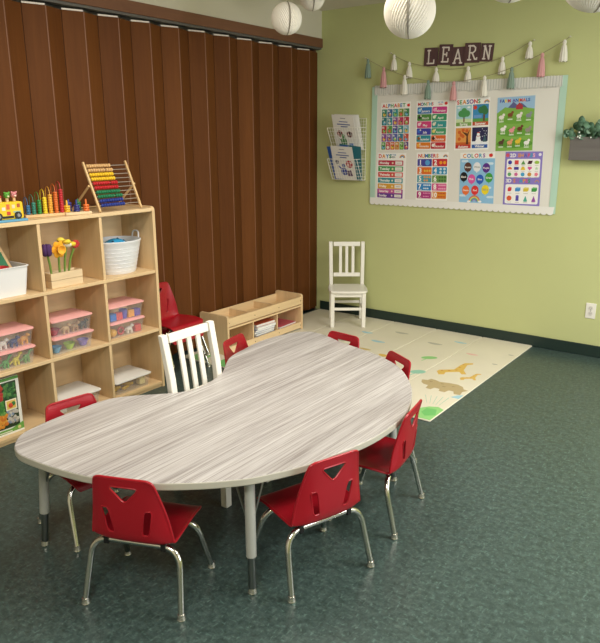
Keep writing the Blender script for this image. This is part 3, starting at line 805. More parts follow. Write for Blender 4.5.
for r in range(3):
    for q in range(5):
        u0, v0, c, t = .038+q*.0495, .313-r*.043, s2c[r][q], s2[r][q]
        R = .015
        if t == 'disc': p.disc(u0, v0, R, c, 2)
        elif t == 'oval': p.disc(u0, v0, R*1.2, c, 2, R*.8)
        elif t == 'sq': p.rect(u0-R, v0-R, u0+R, v0+R, c, 2)
        elif t == 'rect': p.rect(u0-R*1.2, v0-R*.7, u0+R*1.2, v0+R*.7, c, 2)
        elif t == 'tri': p.poly([(u0-R*1.1, v0-R), (u0+R*1.1, v0-R), (u0, v0+R)], c, 2)
        elif t == 'par': p.poly([(u0-R*1.3, v0-R*.8), (u0+R*.7, v0-R*.8), (u0+R*1.3, v0+R*.8), (u0-R*.7, v0+R*.8)], c, 2)
        elif t == 'trap': p.poly([(u0-R*1.2, v0-R*.8), (u0+R*1.2, v0-R*.8), (u0+R*.6, v0+R*.8), (u0-R*.6, v0+R*.8)], c, 2)
        elif t == 'semi': p.disc(u0, v0-R*.5, R*1.2, c, 2, a1=PI)
        elif t == 'heart': p.disc(u0-R*.5, v0+R*.3, R*.55, c, 2); p.disc(u0+R*.5, v0+R*.3, R*.55, c, 2.1); p.poly([(u0-R, v0+R*.15), (u0+R, v0+R*.15), (u0, v0-R)], c, 2.2)
        elif t == 'star': p.poly([(u0+(R if i % 2 == 0 else R*.45)*math.sin(PI*i/5), v0+(R if i % 2 == 0 else R*.45)*math.cos(PI*i/5)) for i in range(10)], c, 2)
        else: p.disc(u0, v0, R, c, 2, n={'hex': 6, 'pent': 5, 'oct': 8, 'dec': 10}[t])
        p.rect(u0-.013, v0-.0225, u0+.013, v0-.0195, '#b9b6b2', 2)
s3 = ['#d0343f', '#3f8fd0', '#d6c23c', '#3f9a4a', '#dd5f3c', '#5a4fb0', '#4fae9a', '#9a4fa8']
for k, c in enumerate(s3):
    u0, v0 = .046+(k % 4)*.061, .118-(k//4)*.066; R = .019
    if k == 4: p.disc(u0, v0, R, c, 2)
    elif k in (6, 7): p.poly([(u0-R*.8, v0-R), (u0+R*.8, v0-R), (u0, v0+R*1.1)], c, 2); p.disc(u0, v0-R, R*.8, c, 2.2, R*.25)
    elif k == 5: p.rect(u0-R*.6, v0-R, u0+R*.6, v0+R, c, 2); p.disc(u0, v0+R, R*.6, '#7a70c4', 2.3, R*.25)
    else:
        k_ = .7 if k == 0 else 1.0
        p.poly([(u0-R*k_, v0-R*.8), (u0+R*k_*.6, v0-R*.8), (u0+R*k_*1.1, v0-R*.3), (u0+R*k_*1.1, v0+R*.8), (u0-R*k_*.4, v0+R*.9), (u0-R*k_, v0+R*.4)], c, 2)
        p.poly([(u0-R*k_, v0+R*.4), (u0+R*k_*.6, v0+R*.4), (u0+R*k_*1.1, v0+R*.8), (u0-R*k_*.4, v0+R*.9)], ['#e2767c', '#8ac0ea', '#eadf8a', '#7abf7f'][k], 2.4)
    p.rect(u0-.016, v0-.031, u0+.016, v0-.0275, '#b9b6b2', 2)
p.done('wall_poster', 'purple two and three dimensional shapes poster at the bottom right of the board')

# ------------------------------------------------------------------ LEARN cards
CARD = M('#553a3b', .7); CARDL = M('#ddd3cb', .7, 0, .2)
strokes = {  # unit box 0..1 wide, 0..1 high
    'L': [((.25, 0), (.25, 1)), ((.25, .03), (.85, .03)), ((.1, .97), (.42, .97)), ((.1, .03), (.3, .03)), ((.85, .03), (.85, .28))],
    'E': [((.25, 0), (.25, 1)), ((.1, .03), (.85, .03)), ((.1, .97), (.85, .97)), ((.25, .52), (.65, .52)), ((.85, .03), (.85, .25)), ((.85, .97), (.85, .77)), ((.65, .40), (.65, .64))],
    'A': [((.12, 0), (.5, 1)), ((.5, 1), (.88, 0)), ((.27, .36), (.73, .36)), ((0, .03), (.28, .03)), ((.72, .03), (1, .03))],
    'R': [((.25, 0), (.25, 1)), ((.1, .97), (.6, .97)), ((.6, .97), (.8, .85)), ((.8, .85), (.8, .65)), ((.8, .65), (.6, .5)), ((.6, .5), (.25, .5)), ((.5, .5), (.82, .06)), ((.1, .03), (.42, .03)), ((.82, .06), (1, .06)), ((1, .06), (1, .16))],
    'N': [((.2, 0), (.2, 1)), ((.2, 1), (.82, 0)), ((.82, 0), (.82, 1)), ((.05, .03), (.36, .03)), ((.05, .97), (.28, .97)), ((.68, .97), (.97, .97))]}
cards = [('L', 1.029, 2.157, .116, .134, .03), ('E', 1.150, 2.165, .112, .146, .06), ('A', 1.249, 2.146, .114, .134, .02), ('R', 1.364, 2.163, .122, .138, .045), ('N', 1.476, 2.158, .098, .125, .07)]
for k, (L_, x, z, w, h, a) in enumerate(cards):
    o = B().box((-w/2, -.004, -h/2), (w/2, 0, h/2), CARD).build('letter_card'); o.location = (x, -.002-.0045*(k % 2), z); o.rotation_euler = (0, a, 0)
    tag(o, 'dark maroon card with a white letter %s in the word above the bulletin board' % L_, 'sign', 'letter cards on the green wall')
    lb = B(); lw, lh = w*.64, h*.74
    for (a0, b0), (a1, b1) in strokes[L_]:
        P0, P1 = Vector(((a0-.5)*lw, (b0-.5)*lh)), Vector(((a1-.5)*lw, (b1-.5)*lh)); d = (P1-P0).normalized(); nn = Vector((-d.y, d.x))*.0052; d = d*.003
        lb.prism([tuple(P0-d-nn), tuple(P1+d-nn), tuple(P1+d+nn), tuple(P0-d+nn)], -.0052-.0001*random.random(), -.0042, CARDL, 'y')
    lb.build('letter', o)

# ------------------------------------------------------------------ tassel garlands
def garland(label, spts, tassels, sy):
    root = thing('tassel_garland', label, 'garland', (spts[len(spts)//2][0], sy, spts[len(spts)//2][1]), group='tassel garlands over the board')
    R0 = Vector(root.location)
    pts = [Vector((x, sy, z))-R0 for x, z in spts]
    B().tube(catmull(pts, 5, False), .0022, M('#8f8768', .8), 6).build('string', root)
    for e in (pts[0], pts[-1]): B().lathe([(0, -.004), (.005, -.003), (.005, .003), (.0015, .006), (.0015, -sy)][:4]+[(.0015, -sy-.0005), (0, -sy-.0005)], M('#c9c4b4', .4), e, 10, axis=Matrix.Rotation(-PI/2, 3, 'X')).build('pin', root)
    for x, z0, z1, c in tassels:
        m = M(c, .9, 0, .1); h = z0-z1; tb_ = B(); n = 18
        Rr = [(.006, .008), (.013, -.003), (.013, -.016), (.009, -.022), (.017, -.035), (.025, -h*.6), (.029, -h)]
        rings = []
        for r, z in Rr:
            rings.append([tb_.v((x-R0.x+r*(1 if i % 2 else .82)*math.cos(2*PI*i/n), -.0 + r*.7*(1 if i % 2 else .82)*math.sin(2*PI*i/n), z0-R0.z+z+(.006*math.sin(i*2.3) if z == -h else 0))) for i in range(n)])
        for A, C in zip(rings, rings[1:]):
            for j in range(n): tb_.f([A[j], A[(j+1) % n], C[(j+1) % n], C[j]], m, True)
        tb_.f(rings[0][::-1], m); tb_.f(rings[-1], m)
        tb_.build('tassel', root)
W_, G_, P_ = '#e6e2d6', '#84988a', '#d09c9c'
garland('garland of six white tassels on a thin string under the letter cards',
        [(.686, 2.209), (.714, 2.190), (.852, 2.127), (1.084, 2.072), (1.215, 2.058), (1.344, 2.065), (1.601, 2.114), (1.791, 2.200), (1.822, 2.213)],
        [(.716, 2.187, 2.078, W_), (.854, 2.124, 2.012, W_), (1.086, 2.069, 1.972, W_), (1.346, 2.062, 1.960, W_), (1.604, 2.111, 2.000, W_), (1.795, 2.198, 2.092, W_)], -.022)
garland('longer garland of green, pink and white tassels hanging over the top of the bulletin board',
        [(.463, 2.185), (.488, 2.171), (.635, 2.101), (.825, 2.030), (1.03, 1.982), (1.243, 1.962), (1.484, 1.988), (1.681, 2.036), (1.889, 2.117), (2.034, 2.190), (2.07, 2.213)],
        [(.489, 2.168, 2.031, G_), (.637, 2.098, 1.951, P_), (.828, 2.027, 1.888, W_), (1.033, 1.979, 1.848, G_), (1.246, 1.960, 1.831, P_), (1.487, 1.986, 1.850, W_), (1.685, 2.034, 1.898, G_), (1.894, 2.115, 1.966, P_), (2.038, 2.188, 2.055, W_)], -.044)

# ------------------------------------------------------------------ wire rack with booklets
RX0, RX1, RZ0, RZ1 = .165, .462, 1.205, 1.715
rk = thing('wire_magazine_rack', 'white two tier wire rack holding booklets on the green wall near the corner', 'rack', (.31, 0, RZ0))
def grid(bld, x0, x1, za, zb, yf, nx, nz, r=.0013):
    for i in range(nx+1):
        x = x0+(x1-x0)*i/nx; bld.tube([(x, yf(za), za), (x, yf(zb), zb)], r*(1.8 if i in (0, nx) else 1), WIRE, 5)
    for j in range(nz+1):
        z = za+(zb-za)*j/nz; bld.tube([(x0, yf(z), z), (x1, yf(z), z)], r*(1.8 if j in (0, nz) else 1), WIRE, 5)
b = B(); grid(b, RX0, RX1, RZ0, RZ1, lambda z: -.008, 12, 20); part_at(b, 'back_grid', rk)
def tier(z0, zf):
    b = B(); yb_ = lambda z: -.062-.085*(z-z0)/.17
    grid(b, RX0, RX1, z0, zf, yb_, 12, 6)
    for x in (RX0, RX1):
        for k in range(7):
            z = z0+(zf-z0)*k/6; b.tube([(x, yb_(z), z), (x, -.008, z)], .0013 if k % 6 else .0023, WIRE, 5)
    for k in range(1, 5): b.tube([(RX0, -.008-.015*k, z0), (RX1, -.008-.015*k, z0)], .0013, WIRE, 5)
    for i in range(13):
        x = RX0+(RX1-RX0)*i/12; b.tube([(x, -.008, z0), (x, -.062, z0)], .0013, WIRE, 5)
    part_at(b, 'basket', rk)
tier(1.462, 1.640); tier(1.212, 1.385)
def booklet(label, x, y, z, lean, rz, c, seed, plain=False, w=.215, h=.30):
    o = thing('booklet', label, 'book', (x, y, z), 0, 'booklets in the wire rack')
    o.rotation_euler = (lean, rz, 0)
    B().box((-w/2+.001, -.004, .001), (w/2-.001, -.0008, h-.001), PAPER).build('pages', o)
    rr = random.Random(seed)
    P = Poster(0, 0, w, h, 0, c); P.b.T = Matrix.Translation((-w/2, -.0042, 0))
    P.b.bm.free(); P.b.bm = bmesh.new(); P.b.box((0, -.0008, 0), (w, 0, h), M(c, .4))
    if not plain:
        P.rect(w*.38, h*.90, w*.62, h*.92, '#8a8f96'); P.rect(w*.30, h*.80, w*.7, h*.825, '#6a78a8'); P.rect(w*.2, h*.72, w*.8, h*.75, '#59679c'); P.rect(w*.36, h*.655, w*.68, h*.685, '#4a5a94')
        if seed == 1:
            for u, c1, c2 in ((.27, '#a05a52', '#4a2a2a'), (.72, '#6a3a3a', '#2a1a1a')):
                P.disc(w*u, h*.46, .028, c1, 1); P.disc(w*u+.006, h*.47, .014, c2, 2); P.disc(w*u-.010, h*.45, .007, '#e0a8a0', 2)
            P.disc(w*.42, h*.22, .030, '#4f8a4f', 1, .045); P.disc(w*.42, h*.40, .016, '#5a9a58', 1.4)
            P.poly([(w*.2, h*.30), (w*.22, h*.33), (w*.45, h*.2), (w*.42, h*.16)], '#4f8a4f', 1.6); P.rect(w*.66, h*.12, w*.86, h*.2, '#6f8fc4')
        else:
            P.disc(w*.20, h*.52, .018, '#5a5a6a', 1); P.disc(w*.76, h*.48, .034, '#b23a44', 1); P.disc(w*.70, h*.46, .012, '#e5c5c0', 2); P.disc(w*.84, h*.52, .010, '#e5c5c0', 2)
            P.disc(w*.48, h*.42, .017, '#2f4a9a', 1); P.disc(w*.48, h*.24, .034, '#3f4f9f', 1.3, .034)
            P.poly([(w*.2, h*.40), (w*.24, h*.42), (w*.5, h*.28), (w*.46, h*.22)], '#3f4f9f', 1.6); P.poly([(w*.62, h*.1), (w*.58, h*.26), (w*.8, h*.3), (w*.86, h*.12)], '#6a4f6a', 1)
    P.b.T = Matrix.Identity(4)
    P.b.build('cover', o)
for k in range(3): booklet(['white booklet at the back of the upper wire basket', 'white booklet second from the back in the upper wire basket', 'white booklet third from the back in the upper wire basket'][k], .352-.013*k, -.030-.0066*k, 1.4655, .36, .03+.02*k, '#e4e2dc', 5+k, True)
booklet('white booklet with red and black round pictures at the front of the upper wire basket', .308, -.0535, 1.4655, .40, .08, '#e6e4de', 1)
booklet('teal booklet at the back of the lower wire basket', .345, -.030, 1.2155, .30, .12, '#2f6f7a', 9, True)
booklet('blue booklet leaning left in the lower wire basket', .285, -.041, 1.2155, .36, -.06, '#2f5fae', 10, True)
booklet('white booklet with a blue figure at the front of the lower wire basket', .305, -.0535, 1.2155, .40, .06, '#e3e1db', 2)

# ------------------------------------------------------------------ outlet
ol = thing('wall_outlet', 'white electrical outlet cover low on the green wall at right', 'outlet', (2.387, 0, .340))
B().box((-.035, -.006, -.057), (.035, 0, .057), WHITE).build('cover_plate', ol, .003)
for s in (-1, 1):
    so = B().lathe([(0, 0), (.0165, 0), (.0165, .002), (0, .002)], M('#dcd8cf', .4), (0, -.0062, s*.020), 20, axis=Matrix.Rotation(PI/2, 3, 'X')).build('socket', ol)
    sl = B()
    for dx in (-.006, .006): sl.box((dx-.001, -.0092, s*.020-.001), (dx+.001, -.0083, s*.020+.007), BLACK)
    sl.ball((0, -.0085, s*.020-.008), .002, BLACK, n=8); sl.build('slot', so)
B().lathe([(0, 0), (.003, 0), (.003, .001), (0, .0015)], STEEL, (0, -.0062, 0), 10, axis=Matrix.Rotation(PI/2, 3, 'X')).build('screw', ol)

# ------------------------------------------------------------------ wall planter with eucalyptus
pl = thing('wall_planter', 'grey wood wall planter with green eucalyptus leaves at the right edge', 'planter', (2.40, 0, 1.402))
b = B()
b.box((-.255, -.075, 0), (.255, -.065, .155), GREYWOOD); b.box((-.255, -.065, 0), (-.245, -.001, .155), GREYWOOD); b.box((.245, -.065, 0), (.255, -.001, .155), GREYWOOD)
b.box((-.245, -.065, 0), (.245, -.001, .01), GREYWOOD)
b.build('wood_box', pl, .001)
LF = [M('#456b52', .6), M('#37593f', .6), M('#5b7f66', .6), M('#7d9c84', .6)]
rl = random.Random(4)
st = B()
for k in range(20):
    ang = rl.uniform(0, 2*PI); x0 = -.215+.44*k/19; y0 = -.035
    tip = Vector((x0+rl.uniform(-.08, .06), y0-rl.uniform(.0, .07), .155+rl.uniform(.01, .14)))
    basep = Vector((x0, y0, .12)); midp = (basep+tip)/2+Vector((rl.uniform(-.02, .02), -.015, .02))
    P3 = catmull([basep, midp, tip], 4, False); st.tube(P3, .0016, M('#5c6f4a', .7), 5)
    lf = B()
    for j in range(9):
        q = P3[min(len(P3)-1, 2+j*(len(P3)-2)//9)]; d = Vector((rl.uniform(-1, 1), rl.uniform(-1.2, .1), rl.uniform(-.6, .8))).normalized()
        r = rl.uniform(.014, .026); c = q+d*r*.9
        if c.y > -.012: c.y = -.012
        nrm = Vector((rl.uniform(-.6, .6), -1, rl.uniform(-.4, .8))).normalized(); a = nrm.cross(Vector((0, 0, 1))).normalized(); e = a.cross(nrm)
        cen = lf.v(c-nrm*.004); rg = [lf.v(c+a*(r*math.cos(2*PI*i/10))+e*(r*1.1*math.sin(2*PI*i/10))) for i in range(10)]
        mm_ = rl.choice(LF)
        for i in range(10): lf.f([cen, rg[i], rg[(i+1) % 10]], mm_, True)
    o = lf.build('leaf_sprig', pl); sm = o.modifiers.new('s', 'SOLIDIFY'); sm.thickness = .0008
st.build('stems', pl)
bd = B()
for k in range(22): bd.ball((-.23+.46*rl.random(), -.085-.02*rl.random(), .145+.05*rl.random()), .006, M('#dfe3dc', .6), n=8)
bd.build('white_buds', pl)

# ------------------------------------------------------------------ honeycomb paper balls
BALL4 = (2.732, -2.065, 2.166)
BALL5 = (2.541, -2.478, 2.127)
def paper_ball(label, c, r, seam):
    root = thing('honeycomb_ball', label, 'decoration', c, 0, 'white paper balls hung from the ceiling')
    b = B(); m = M('#e6e1d6', .85, 0, .15); n = 96; k = 26; rows = []
    for i in range(k+1):
        th = PI*i/k; row = []
        for j in range(n):
            a = 2*PI*j/n; rr = r*(1.0 if (j+(i//1)) % 2 else .955)
            da = (j % n)*2*PI/n-PI
            row.append(b.v((rr*math.sin(th)*math.cos(a), rr*math.sin(th)*math.sin(a), -r*math.cos(th))) if 0 < i < k else None)
        if i in (0, k): row = [b.v((0, 0, -r*math.cos(th)*.97))]
        rows.append(row)
    for A, C in zip(rows, rows[1:]):
        for j in range(n):
            q = (j+1) % n
            if len(A) == 1: b.f([A[0], C[q], C[j]], m)
            elif len(C) == 1: b.f([A[j], A[q], C[0]], m)
            else: b.f([A[j], A[q], C[q], C[j]], m)
    o = b.build('paper_globe', root)
    s_ = B()
    for da in (-.035, .035):
        s_.tube([((r*1.01)*math.sin(PI*i/24)*math.cos(seam+da*math.sin(PI*i/24)), (r*1.01)*math.sin(PI*i/24)*math.sin(seam+da*math.sin(PI*i/24)), -r*1.0*math.cos(PI*i/24)) for i in range(25)], .0022, M('#8a8478', .8), 5)
    s_.build('seam', root)
    B().tube([(0, 0, r*.97), (0, 0, ZC-c[2])], .0008, M('#d8d4c8', .6), 5).build('string', root)
paper_ball('small white honeycomb paper ball hanging in front of the brown header', (.80, -1.53, 2.26), .094, -PI/4+.1)
paper_ball('small white paper ball above the wall corner, cut by the top of the photo', (.70, -1.12, 2.452), .084, -PI/4)
paper_ball('large white honeycomb paper ball hanging left of the word cards', (2.005, -2.22, 2.085), .112, -1.15)
paper_ball('white paper ball at the top right corner of the photo', BALL4, .14, -1.0)
paper_ball('white paper ball, only its tip entering the photo above the word cards', BALL5, .104, -1.0)

# ------------------------------------------------------------------ shelf-top toys
ST = 1.1525
# abacus
ab = thing('abacus', 'wooden abacus frame with ten rows of coloured beads on the shelf top', 'toy', (.26, -2.505, ST))
FX, TX, ZT = .068, -.055, .272
def axz(t): return Vector((FX+(TX-FX)*t, 0, .0+ZT*t))
for y_ in (-.149, .149):
    a0, a1 = axz(0), axz(1)
    d = (a1-a0).normalized(); L = (a1-a0).length
    o = B().box((-.006, -.006, 0), (.006, .006, L), BEECH).build('frame_post', ab, .002)
    o.location = (a0.x, y_, .004); o.rotation_euler = (0, math.atan2(d.x, d.z), 0)
    q = axz(.5); s_ = -1 if y_ < 0 else 1
    o = B().tube([(q.x-.004, y_+s_*.013, q.z+.01), (-.17, y_+s_*.013, .0065)], .0065, BEECH, 8).build('support_leg', ab)
B().tube([(-.165, -.168, .012), (-.165, .168, .012)], .0035, BEECH, 8).build('crossbar', ab)
bc = ['#d9b07a', '#d9b07a', '#efc62c', '#efc62c', '#c2242e', '#c2242e', '#1f7a52', '#1f7a52', '#25398f', '#25398f']
bm_cache = {}
for k in range(10):
    t = .93-k*.088; q = axz(t)
    B().tube([(q.x, -.145, q.z), (q.x, .145, q.z)], .0019, M('#c9c7c2', .3, .6), 6).build('rod', ab)
    for j in range(10):
        if bc[k] not in bm_cache:
            o = B().lathe([(.0015, -.0082), (.0075, -.0065), (.0112, -.002), (.0112, .002), (.0075, .0065), (.0015, .0082)], M(bc[k], .35), (0, 0, 0), 12, axis=Matrix.Rotation(PI/2, 3, 'X')).build('bead', ab)
            bm_cache[bc[k]] = o.data
        else:
            o = D.objects.new('bead', bm_cache[bc[k]]); COL.objects.link(o); o.parent = ab
        o.location = (q.x, -.128+j*.0168+(.006 if j > 6 else 0)*(k % 3 == 1)+.001*k, q.z)
# counting arches
ct = thing('counting_stacker', 'wooden base with seven wire arches of rainbow counting rings on the shelf top', 'toy', (.215, -2.965, ST), -.25)
B().box((-.045, -.085, 0), (.045, .138, .016), BEECH).build('base', ct, .003)
cs = ['#2f6f9f', '#2f7f6f', '#2f8a3f', '#f0d02c', '#e8a83c', '#dd6f2c', '#c22430']
for k in range(7):
    y_ = .115-(6-k)*.0300; hh = .062+k*.0125; r_ = .03
    arch = [(r_, y_, .014), (r_, y_, .014+hh)] + [(r_*math.cos(PI*i/10), y_, .014+hh+r_*math.sin(PI*i/10)) for i in range(1, 10)] + [(-r_, y_, .014+hh), (-r_, y_, .014)]
    B().tube(arch, .0018, M(cs[k], .3), 6).build('wire_arch', ct)
    for j in range(4+k):
        B().lathe([(.0022, 0), (.0098, .0006), (.0118, .006), (.0098, .0116), (.0022, .0122)], M(cs[k], .4), (r_, y_, .0165+j*.0125), 14).build('ring', ct)
# peg rings
rg = thing('peg_ring_toy', 'small wooden pegboard with coloured ring stacks beside the abacus', 'toy', (.268, -2.775, ST), -.2)
B().box((-.05, -.075, 0), (.05, .075, .015), PALEWOOD).build('base', rg, .002)
for x_, y_, c, n in ((.022, -.055, '#e6b72c', 3), (.022, .0, '#2b2f80', 3), (.022, .055, '#e8742c', 3), (-.025, .03, '#2f7a4a', 4), (-.025, -.025, '#3f3f95', 4)):
    B().lathe([(0, 0), (.005, 0), (.005, .062), (.003, .066), (0, .067)], M(c, .45), (x_, y_, .0145), 12).build('peg', rg)
    for j in range(n): B().lathe([(.006, 0), (.015, .0008), (.018, .006), (.015, .0112), (.006, .012)], M(c, .45), (x_, y_, .0155+j*.0125), 18).build('ring', rg)
# bus with animal pegs
bu = thing('toy_bus', 'yellow wooden toy bus with animal head pegs on a blue base at the left edge', 'toy', (.285, -3.200, ST))
B().box((-.045, -.098, 0), (.045, .098, .012), M('#5f9fc4', .5)).build('base', bu, .002)
bp = [(-.082, .0125), (.082, .0125), (.086, .03), (.084, .092), (.078, .098), (-.078, .098), (-.086, .09), (-.086, .03)]
bo_ = B().prism(bp, -.03, .03, M('#f0c81f', .4), 'x').build('body', bu, .003)
dc = B()
def bq(y0, z0, y1, z1, c, l=0): dc.box((.0302+l*.0004, y0, z0), (.0312+l*.0004, y1, z1), M(c, .5))
bq(-.03, .018, .03, .030, '#1c1c1c'); bq(-.006, .034, .014, .052, '#d0432f'); bq(-.062, .055, -.044, .077, '#2b2b2b'); bq(-.03, .058, -.012, .074, '#e8e3d6'); bq(-.006, .062, .012, .088, '#d86a3a'); bq(.024, .066, .04, .084, '#e9d9b0'); bq(.03, .044, .07, .052, '#9fbfae'); bq(.052, .07, .068, .088, '#b0522f'); bq(-.078, .034, -.055, .05, '#e2a81c')
dc.build('printed_decoration', bu)
for y_ in (-.052, .052):
    w_ = B().lathe([(0, 0), (.019, 0), (.019, .006), (0, .006)], M('#26262a', .5), (.0313, y_, .030), 20, axis=Matrix.Rotation(PI/2, 3, 'Y')).build('wheel', bu)
    B().lathe([(0, 0), (.009, 0), (.008, .003), (0, .003)], M('#8f8f92', .4), (.0374, y_, .030), 16, axis=Matrix.Rotation(PI/2, 3, 'Y')).build('hub', w_)
for y_, c, kind in ((-.058, '#e8b52f', 1), (-.018, '#b04432', 0), (.02, '#5fa83f', 1), (.058, '#d98a8f', 1)):
    pg = B().lathe([(0, 0), (.0075, 0), (.0075, .020), (0, .020)], BEECH, (0, y_, .0982), 12).build('peg', bu)
    if kind:
        hd = B(); hd.ball((0, y_, .130), .016, M(c, .5)); hd.ball((.004, y_-.012, .143), .0055, M(c, .5), n=8); hd.ball((.004, y_+.012, .143), .0055, M(c, .5), n=8)
        hd.ball((.0148, y_-.005, .134), .0022, BLACK, n=6); hd.ball((.0148, y_+.005, .134), .0022, BLACK, n=6); hd.ball((.014, y_, .125), .005, M('#f2e6cc', .5), n=8)
        hd.build('animal_head', pg)
    else: B().ball((0, y_, .123), .009, M(c, .5)).build('animal_head', pg)

# ------------------------------------------------------------------ cubby contents
def tub(root, w0, d0, w1, d1, h, t, m, name='tub', r=.02, lip=0):
    # open tapered box: bottom w0 x d0, top w1 x d1
    b = B(); n = 5
    def rg(w, d, z, rr): return [b.v((x, y, z)) for x, y in rounded(-d/2, -w/2, d/2, w/2, rr, n)]
    A = [rg(w0, d0, 0, r), rg(w1, d1, h, r)]
    if lip: A += [rg(w1+2*lip, d1+2*lip, h, r+lip), rg(w1+2*lip, d1+2*lip, h+.004, r+lip)]
    A += [rg(w1-2*t, d1-2*t, h+(.004 if lip else 0), r), rg(w0-2*t, d0-2*t, t, r)]
    for P, Q in zip(A, A[1:]):
        for j in range(len(P)): b.f([P[j], P[(j+1) % len(P)], Q[(j+1) % len(P)], Q[j]], m, True)
    b.f(A[0][::-1], m); b.f(A[-1], m)
    return b.build(name, root)
def lid(root, w, d, z, m, h=.012, name='lid', r=.02):
    b = B(); n = 5
    def rg(w_, d_, z_, rr): return [b.v((x, y, z_)) for x, y in rounded(-d_/2, -w_/2, d_/2, w_/2, rr, n)]
    A = [rg(w, d, z, r), rg(w, d, z+h*.55, r), rg(w-.012, d-.012, z+h*.8, r), rg(w-.045, d-.045, z+h*.8, r), rg(w-.055, d-.055, z+h, r)]
    for P, Q in zip(A, A[1:]):
        for j in range(len(P)): b.f([P[j], P[(j+1) % len(P)], Q[(j+1) % len(P)], Q[j]], m, True)
    b.f(A[0][::-1], m); b.f(A[-1], m); return b.build(name, root)
WHLID = M('#e8e6e2', .35)
toyrng = random.Random(11)
def bin_(label, x, y, z, lidm, toys, cat='bin', w=.272, d=.20, h=.086, lidlabel=None, group=None, rz=0):
    root = thing('lidded_bin', label, 'bin', (x, y, z), rz, group)
    tub(root, w-.03, d-.03, w-.008, d-.008, h, .002, CLEAR)
    lid(root, w, d, h+.0005, lidm)
    n = len(toys)
    for k, (kind, c, tl) in enumerate(toys):
        yy = y-(w-.09)/2+(w-.09)*k/max(1, n-1); xx = x+(.055 if kind not in ('bowl', 'stick') else .038)+toyrng.uniform(-.004, .004)
        toy(kind, c, tl, xx, yy, z+.0026)
def toy(kind, c, tl, x, y, z):
    m = M(c, .45); b = B()
    if kind == 'block': b.box((-.02, -.023, 0), (.02, .023, .044), m); nm = 'toy_block'; o = b.build(nm, None, .003)
    elif kind == 'cup': o = B().lathe([(0, 0), (.019, 0), (.027, .055), (.024, .055), (.017, .003), (0, .003)], m, (0, 0, 0), 20).build('toy_cup')
    elif kind == 'ring': 
        pts_ = [(0, .020*math.cos(2*PI*i/18), .027+.020*math.sin(2*PI*i/18)) for i in range(18)]; o = B().tube(pts_, .007, m, 8, True).build('toy_ring')
    elif kind == 'animal':
        b.ball((0, 0, .030), .018, m, .8, 1.3, .8); b.ball((0, .024, .045), .011, m); b.ball((0, .034, .042), .006, m, n=8)
        for dx in (-.008, .008):
            for dy in (-.014, .014): b.tube([(dx, dy, 0), (dx, dy, .025)], .005, m, 8)
        b.tube([(0, -.022, .035), (0, -.036, .020)], .003, m, 6); o = b.build('toy_animal')
    elif kind == 'dino':
        b.tube(catmull([Vector((0, -.036, .012)), Vector((0, -.018, .025)), Vector((0, 0, .032)), Vector((0, .015, .04)), Vector((0, .026, .058))], 4, False), .004, m, 8, r2=.007)
        b.ball((0, 0, .03), .016, m, .8, 1.2, .9); b.ball((0, .03, .060), .009, m, 1, 1.4, .9)
        for dx in (-.008, .008):
            for dy in (-.009, .010): b.tube([(dx, dy, 0), (dx, dy, .025)], .0055, m, 8)
        o = b.build('toy_dinosaur')
    elif kind == 'stick': b.box((-.010, -.05, 0), (.010, .05, .018), m, Rz(.4)); b.box((-.008, -.04, .0182), (.008, .04, .034), m, Rz(-.6)); o = b.build('toy_stick', None, .003)
    elif kind == 'bowl': o = B().lathe([(0, 0), (.018, 0), (.034, .035), (.031, .035), (.016, .003), (0, .003)], m, (0, 0, 0), 20).build('toy_bowl')
    else: o = B().ball((0, 0, .026), .026, m).build('toy_ball')
    o.location = (x, y, z); tag(o, tl, 'toy', None); return o
SB1, SB2, SB3 = .7705, .3955, .0385
XB = .222
yR, yM, yL = -2.506, -2.888, -3.262
def lab(c, kind, where): return '%s toy %s inside the %s' % (c, kind, where)
G2 = 'clear bins with pink lids'
w_ = 'lower pink lidded bin, right cubby'
bin_('pink lidded clear bin of red and white toys, lower in the right cubby', XB, yR, SB2, PINKLID, [('ball', '#d9a53c', lab('yellow', 'ball', w_)), ('ring', '#b83a3f', lab('red', 'ring', w_)), ('animal', '#e3ddd4', lab('white', 'animal', w_)), ('block', '#c9443f', lab('red', 'block', w_))], group=G2)
w_ = 'upper pink lidded bin, right cubby'
bin_('pink lidded clear bin of blue and purple blocks, upper in the right cubby', XB, yR, SB2+.101, PINKLID, [('block', '#2f6fc0', lab('blue', 'block', w_)), ('block', '#d04a50', lab('red', 'block', w_)), ('cup', '#5a4fb0', lab('violet', 'cup', w_)), ('block', '#e09a3c', lab('orange', 'block', w_)), ('block', '#5a3f9f', lab('purple', 'block', w_))], group=G2)
w_ = 'lower pink lidded bin, middle cubby'
bin_('pink lidded clear bin of colourful bowls, lower in the middle cubby', XB, yM, SB2, PINKLID, [('bowl', '#4f9fcf', lab('blue', 'bowl', w_)), ('bowl', '#a9cf3f', lab('lime', 'bowl', w_)), ('bowl', '#8a78cf', lab('violet', 'bowl', w_))], group=G2)
w_ = 'upper pink lidded bin, middle cubby'
bin_('pink lidded clear bin with crimson bowl and tan animals, upper in the middle cubby', XB, yM, SB2+.101, PINKLID, [('bowl', '#a82048', lab('crimson', 'bowl', w_)), ('animal', '#c9a982', lab('tan', 'animal', w_)), ('animal', '#a98a68', lab('brown', 'animal', w_)), ('animal', '#4a4a48', lab('dark', 'animal', w_))], group=G2)
w_ = 'lower pink lidded bin, left cubby'
bin_('pink lidded clear bin of green and yellow dinosaurs, lower in the left cubby', XB, yL, SB2, PINKLID, [('dino', '#dd6a3a', lab('orange', 'dinosaur', w_)), ('dino', '#4f9f4a', lab('green', 'dinosaur', w_)), ('dino', '#d8c93c', lab('yellow', 'dinosaur', w_)), ('dino', '#6f9f5a', lab('pale green', 'dinosaur', w_))], group=G2)
w_ = 'upper pink lidded bin, left cubby'
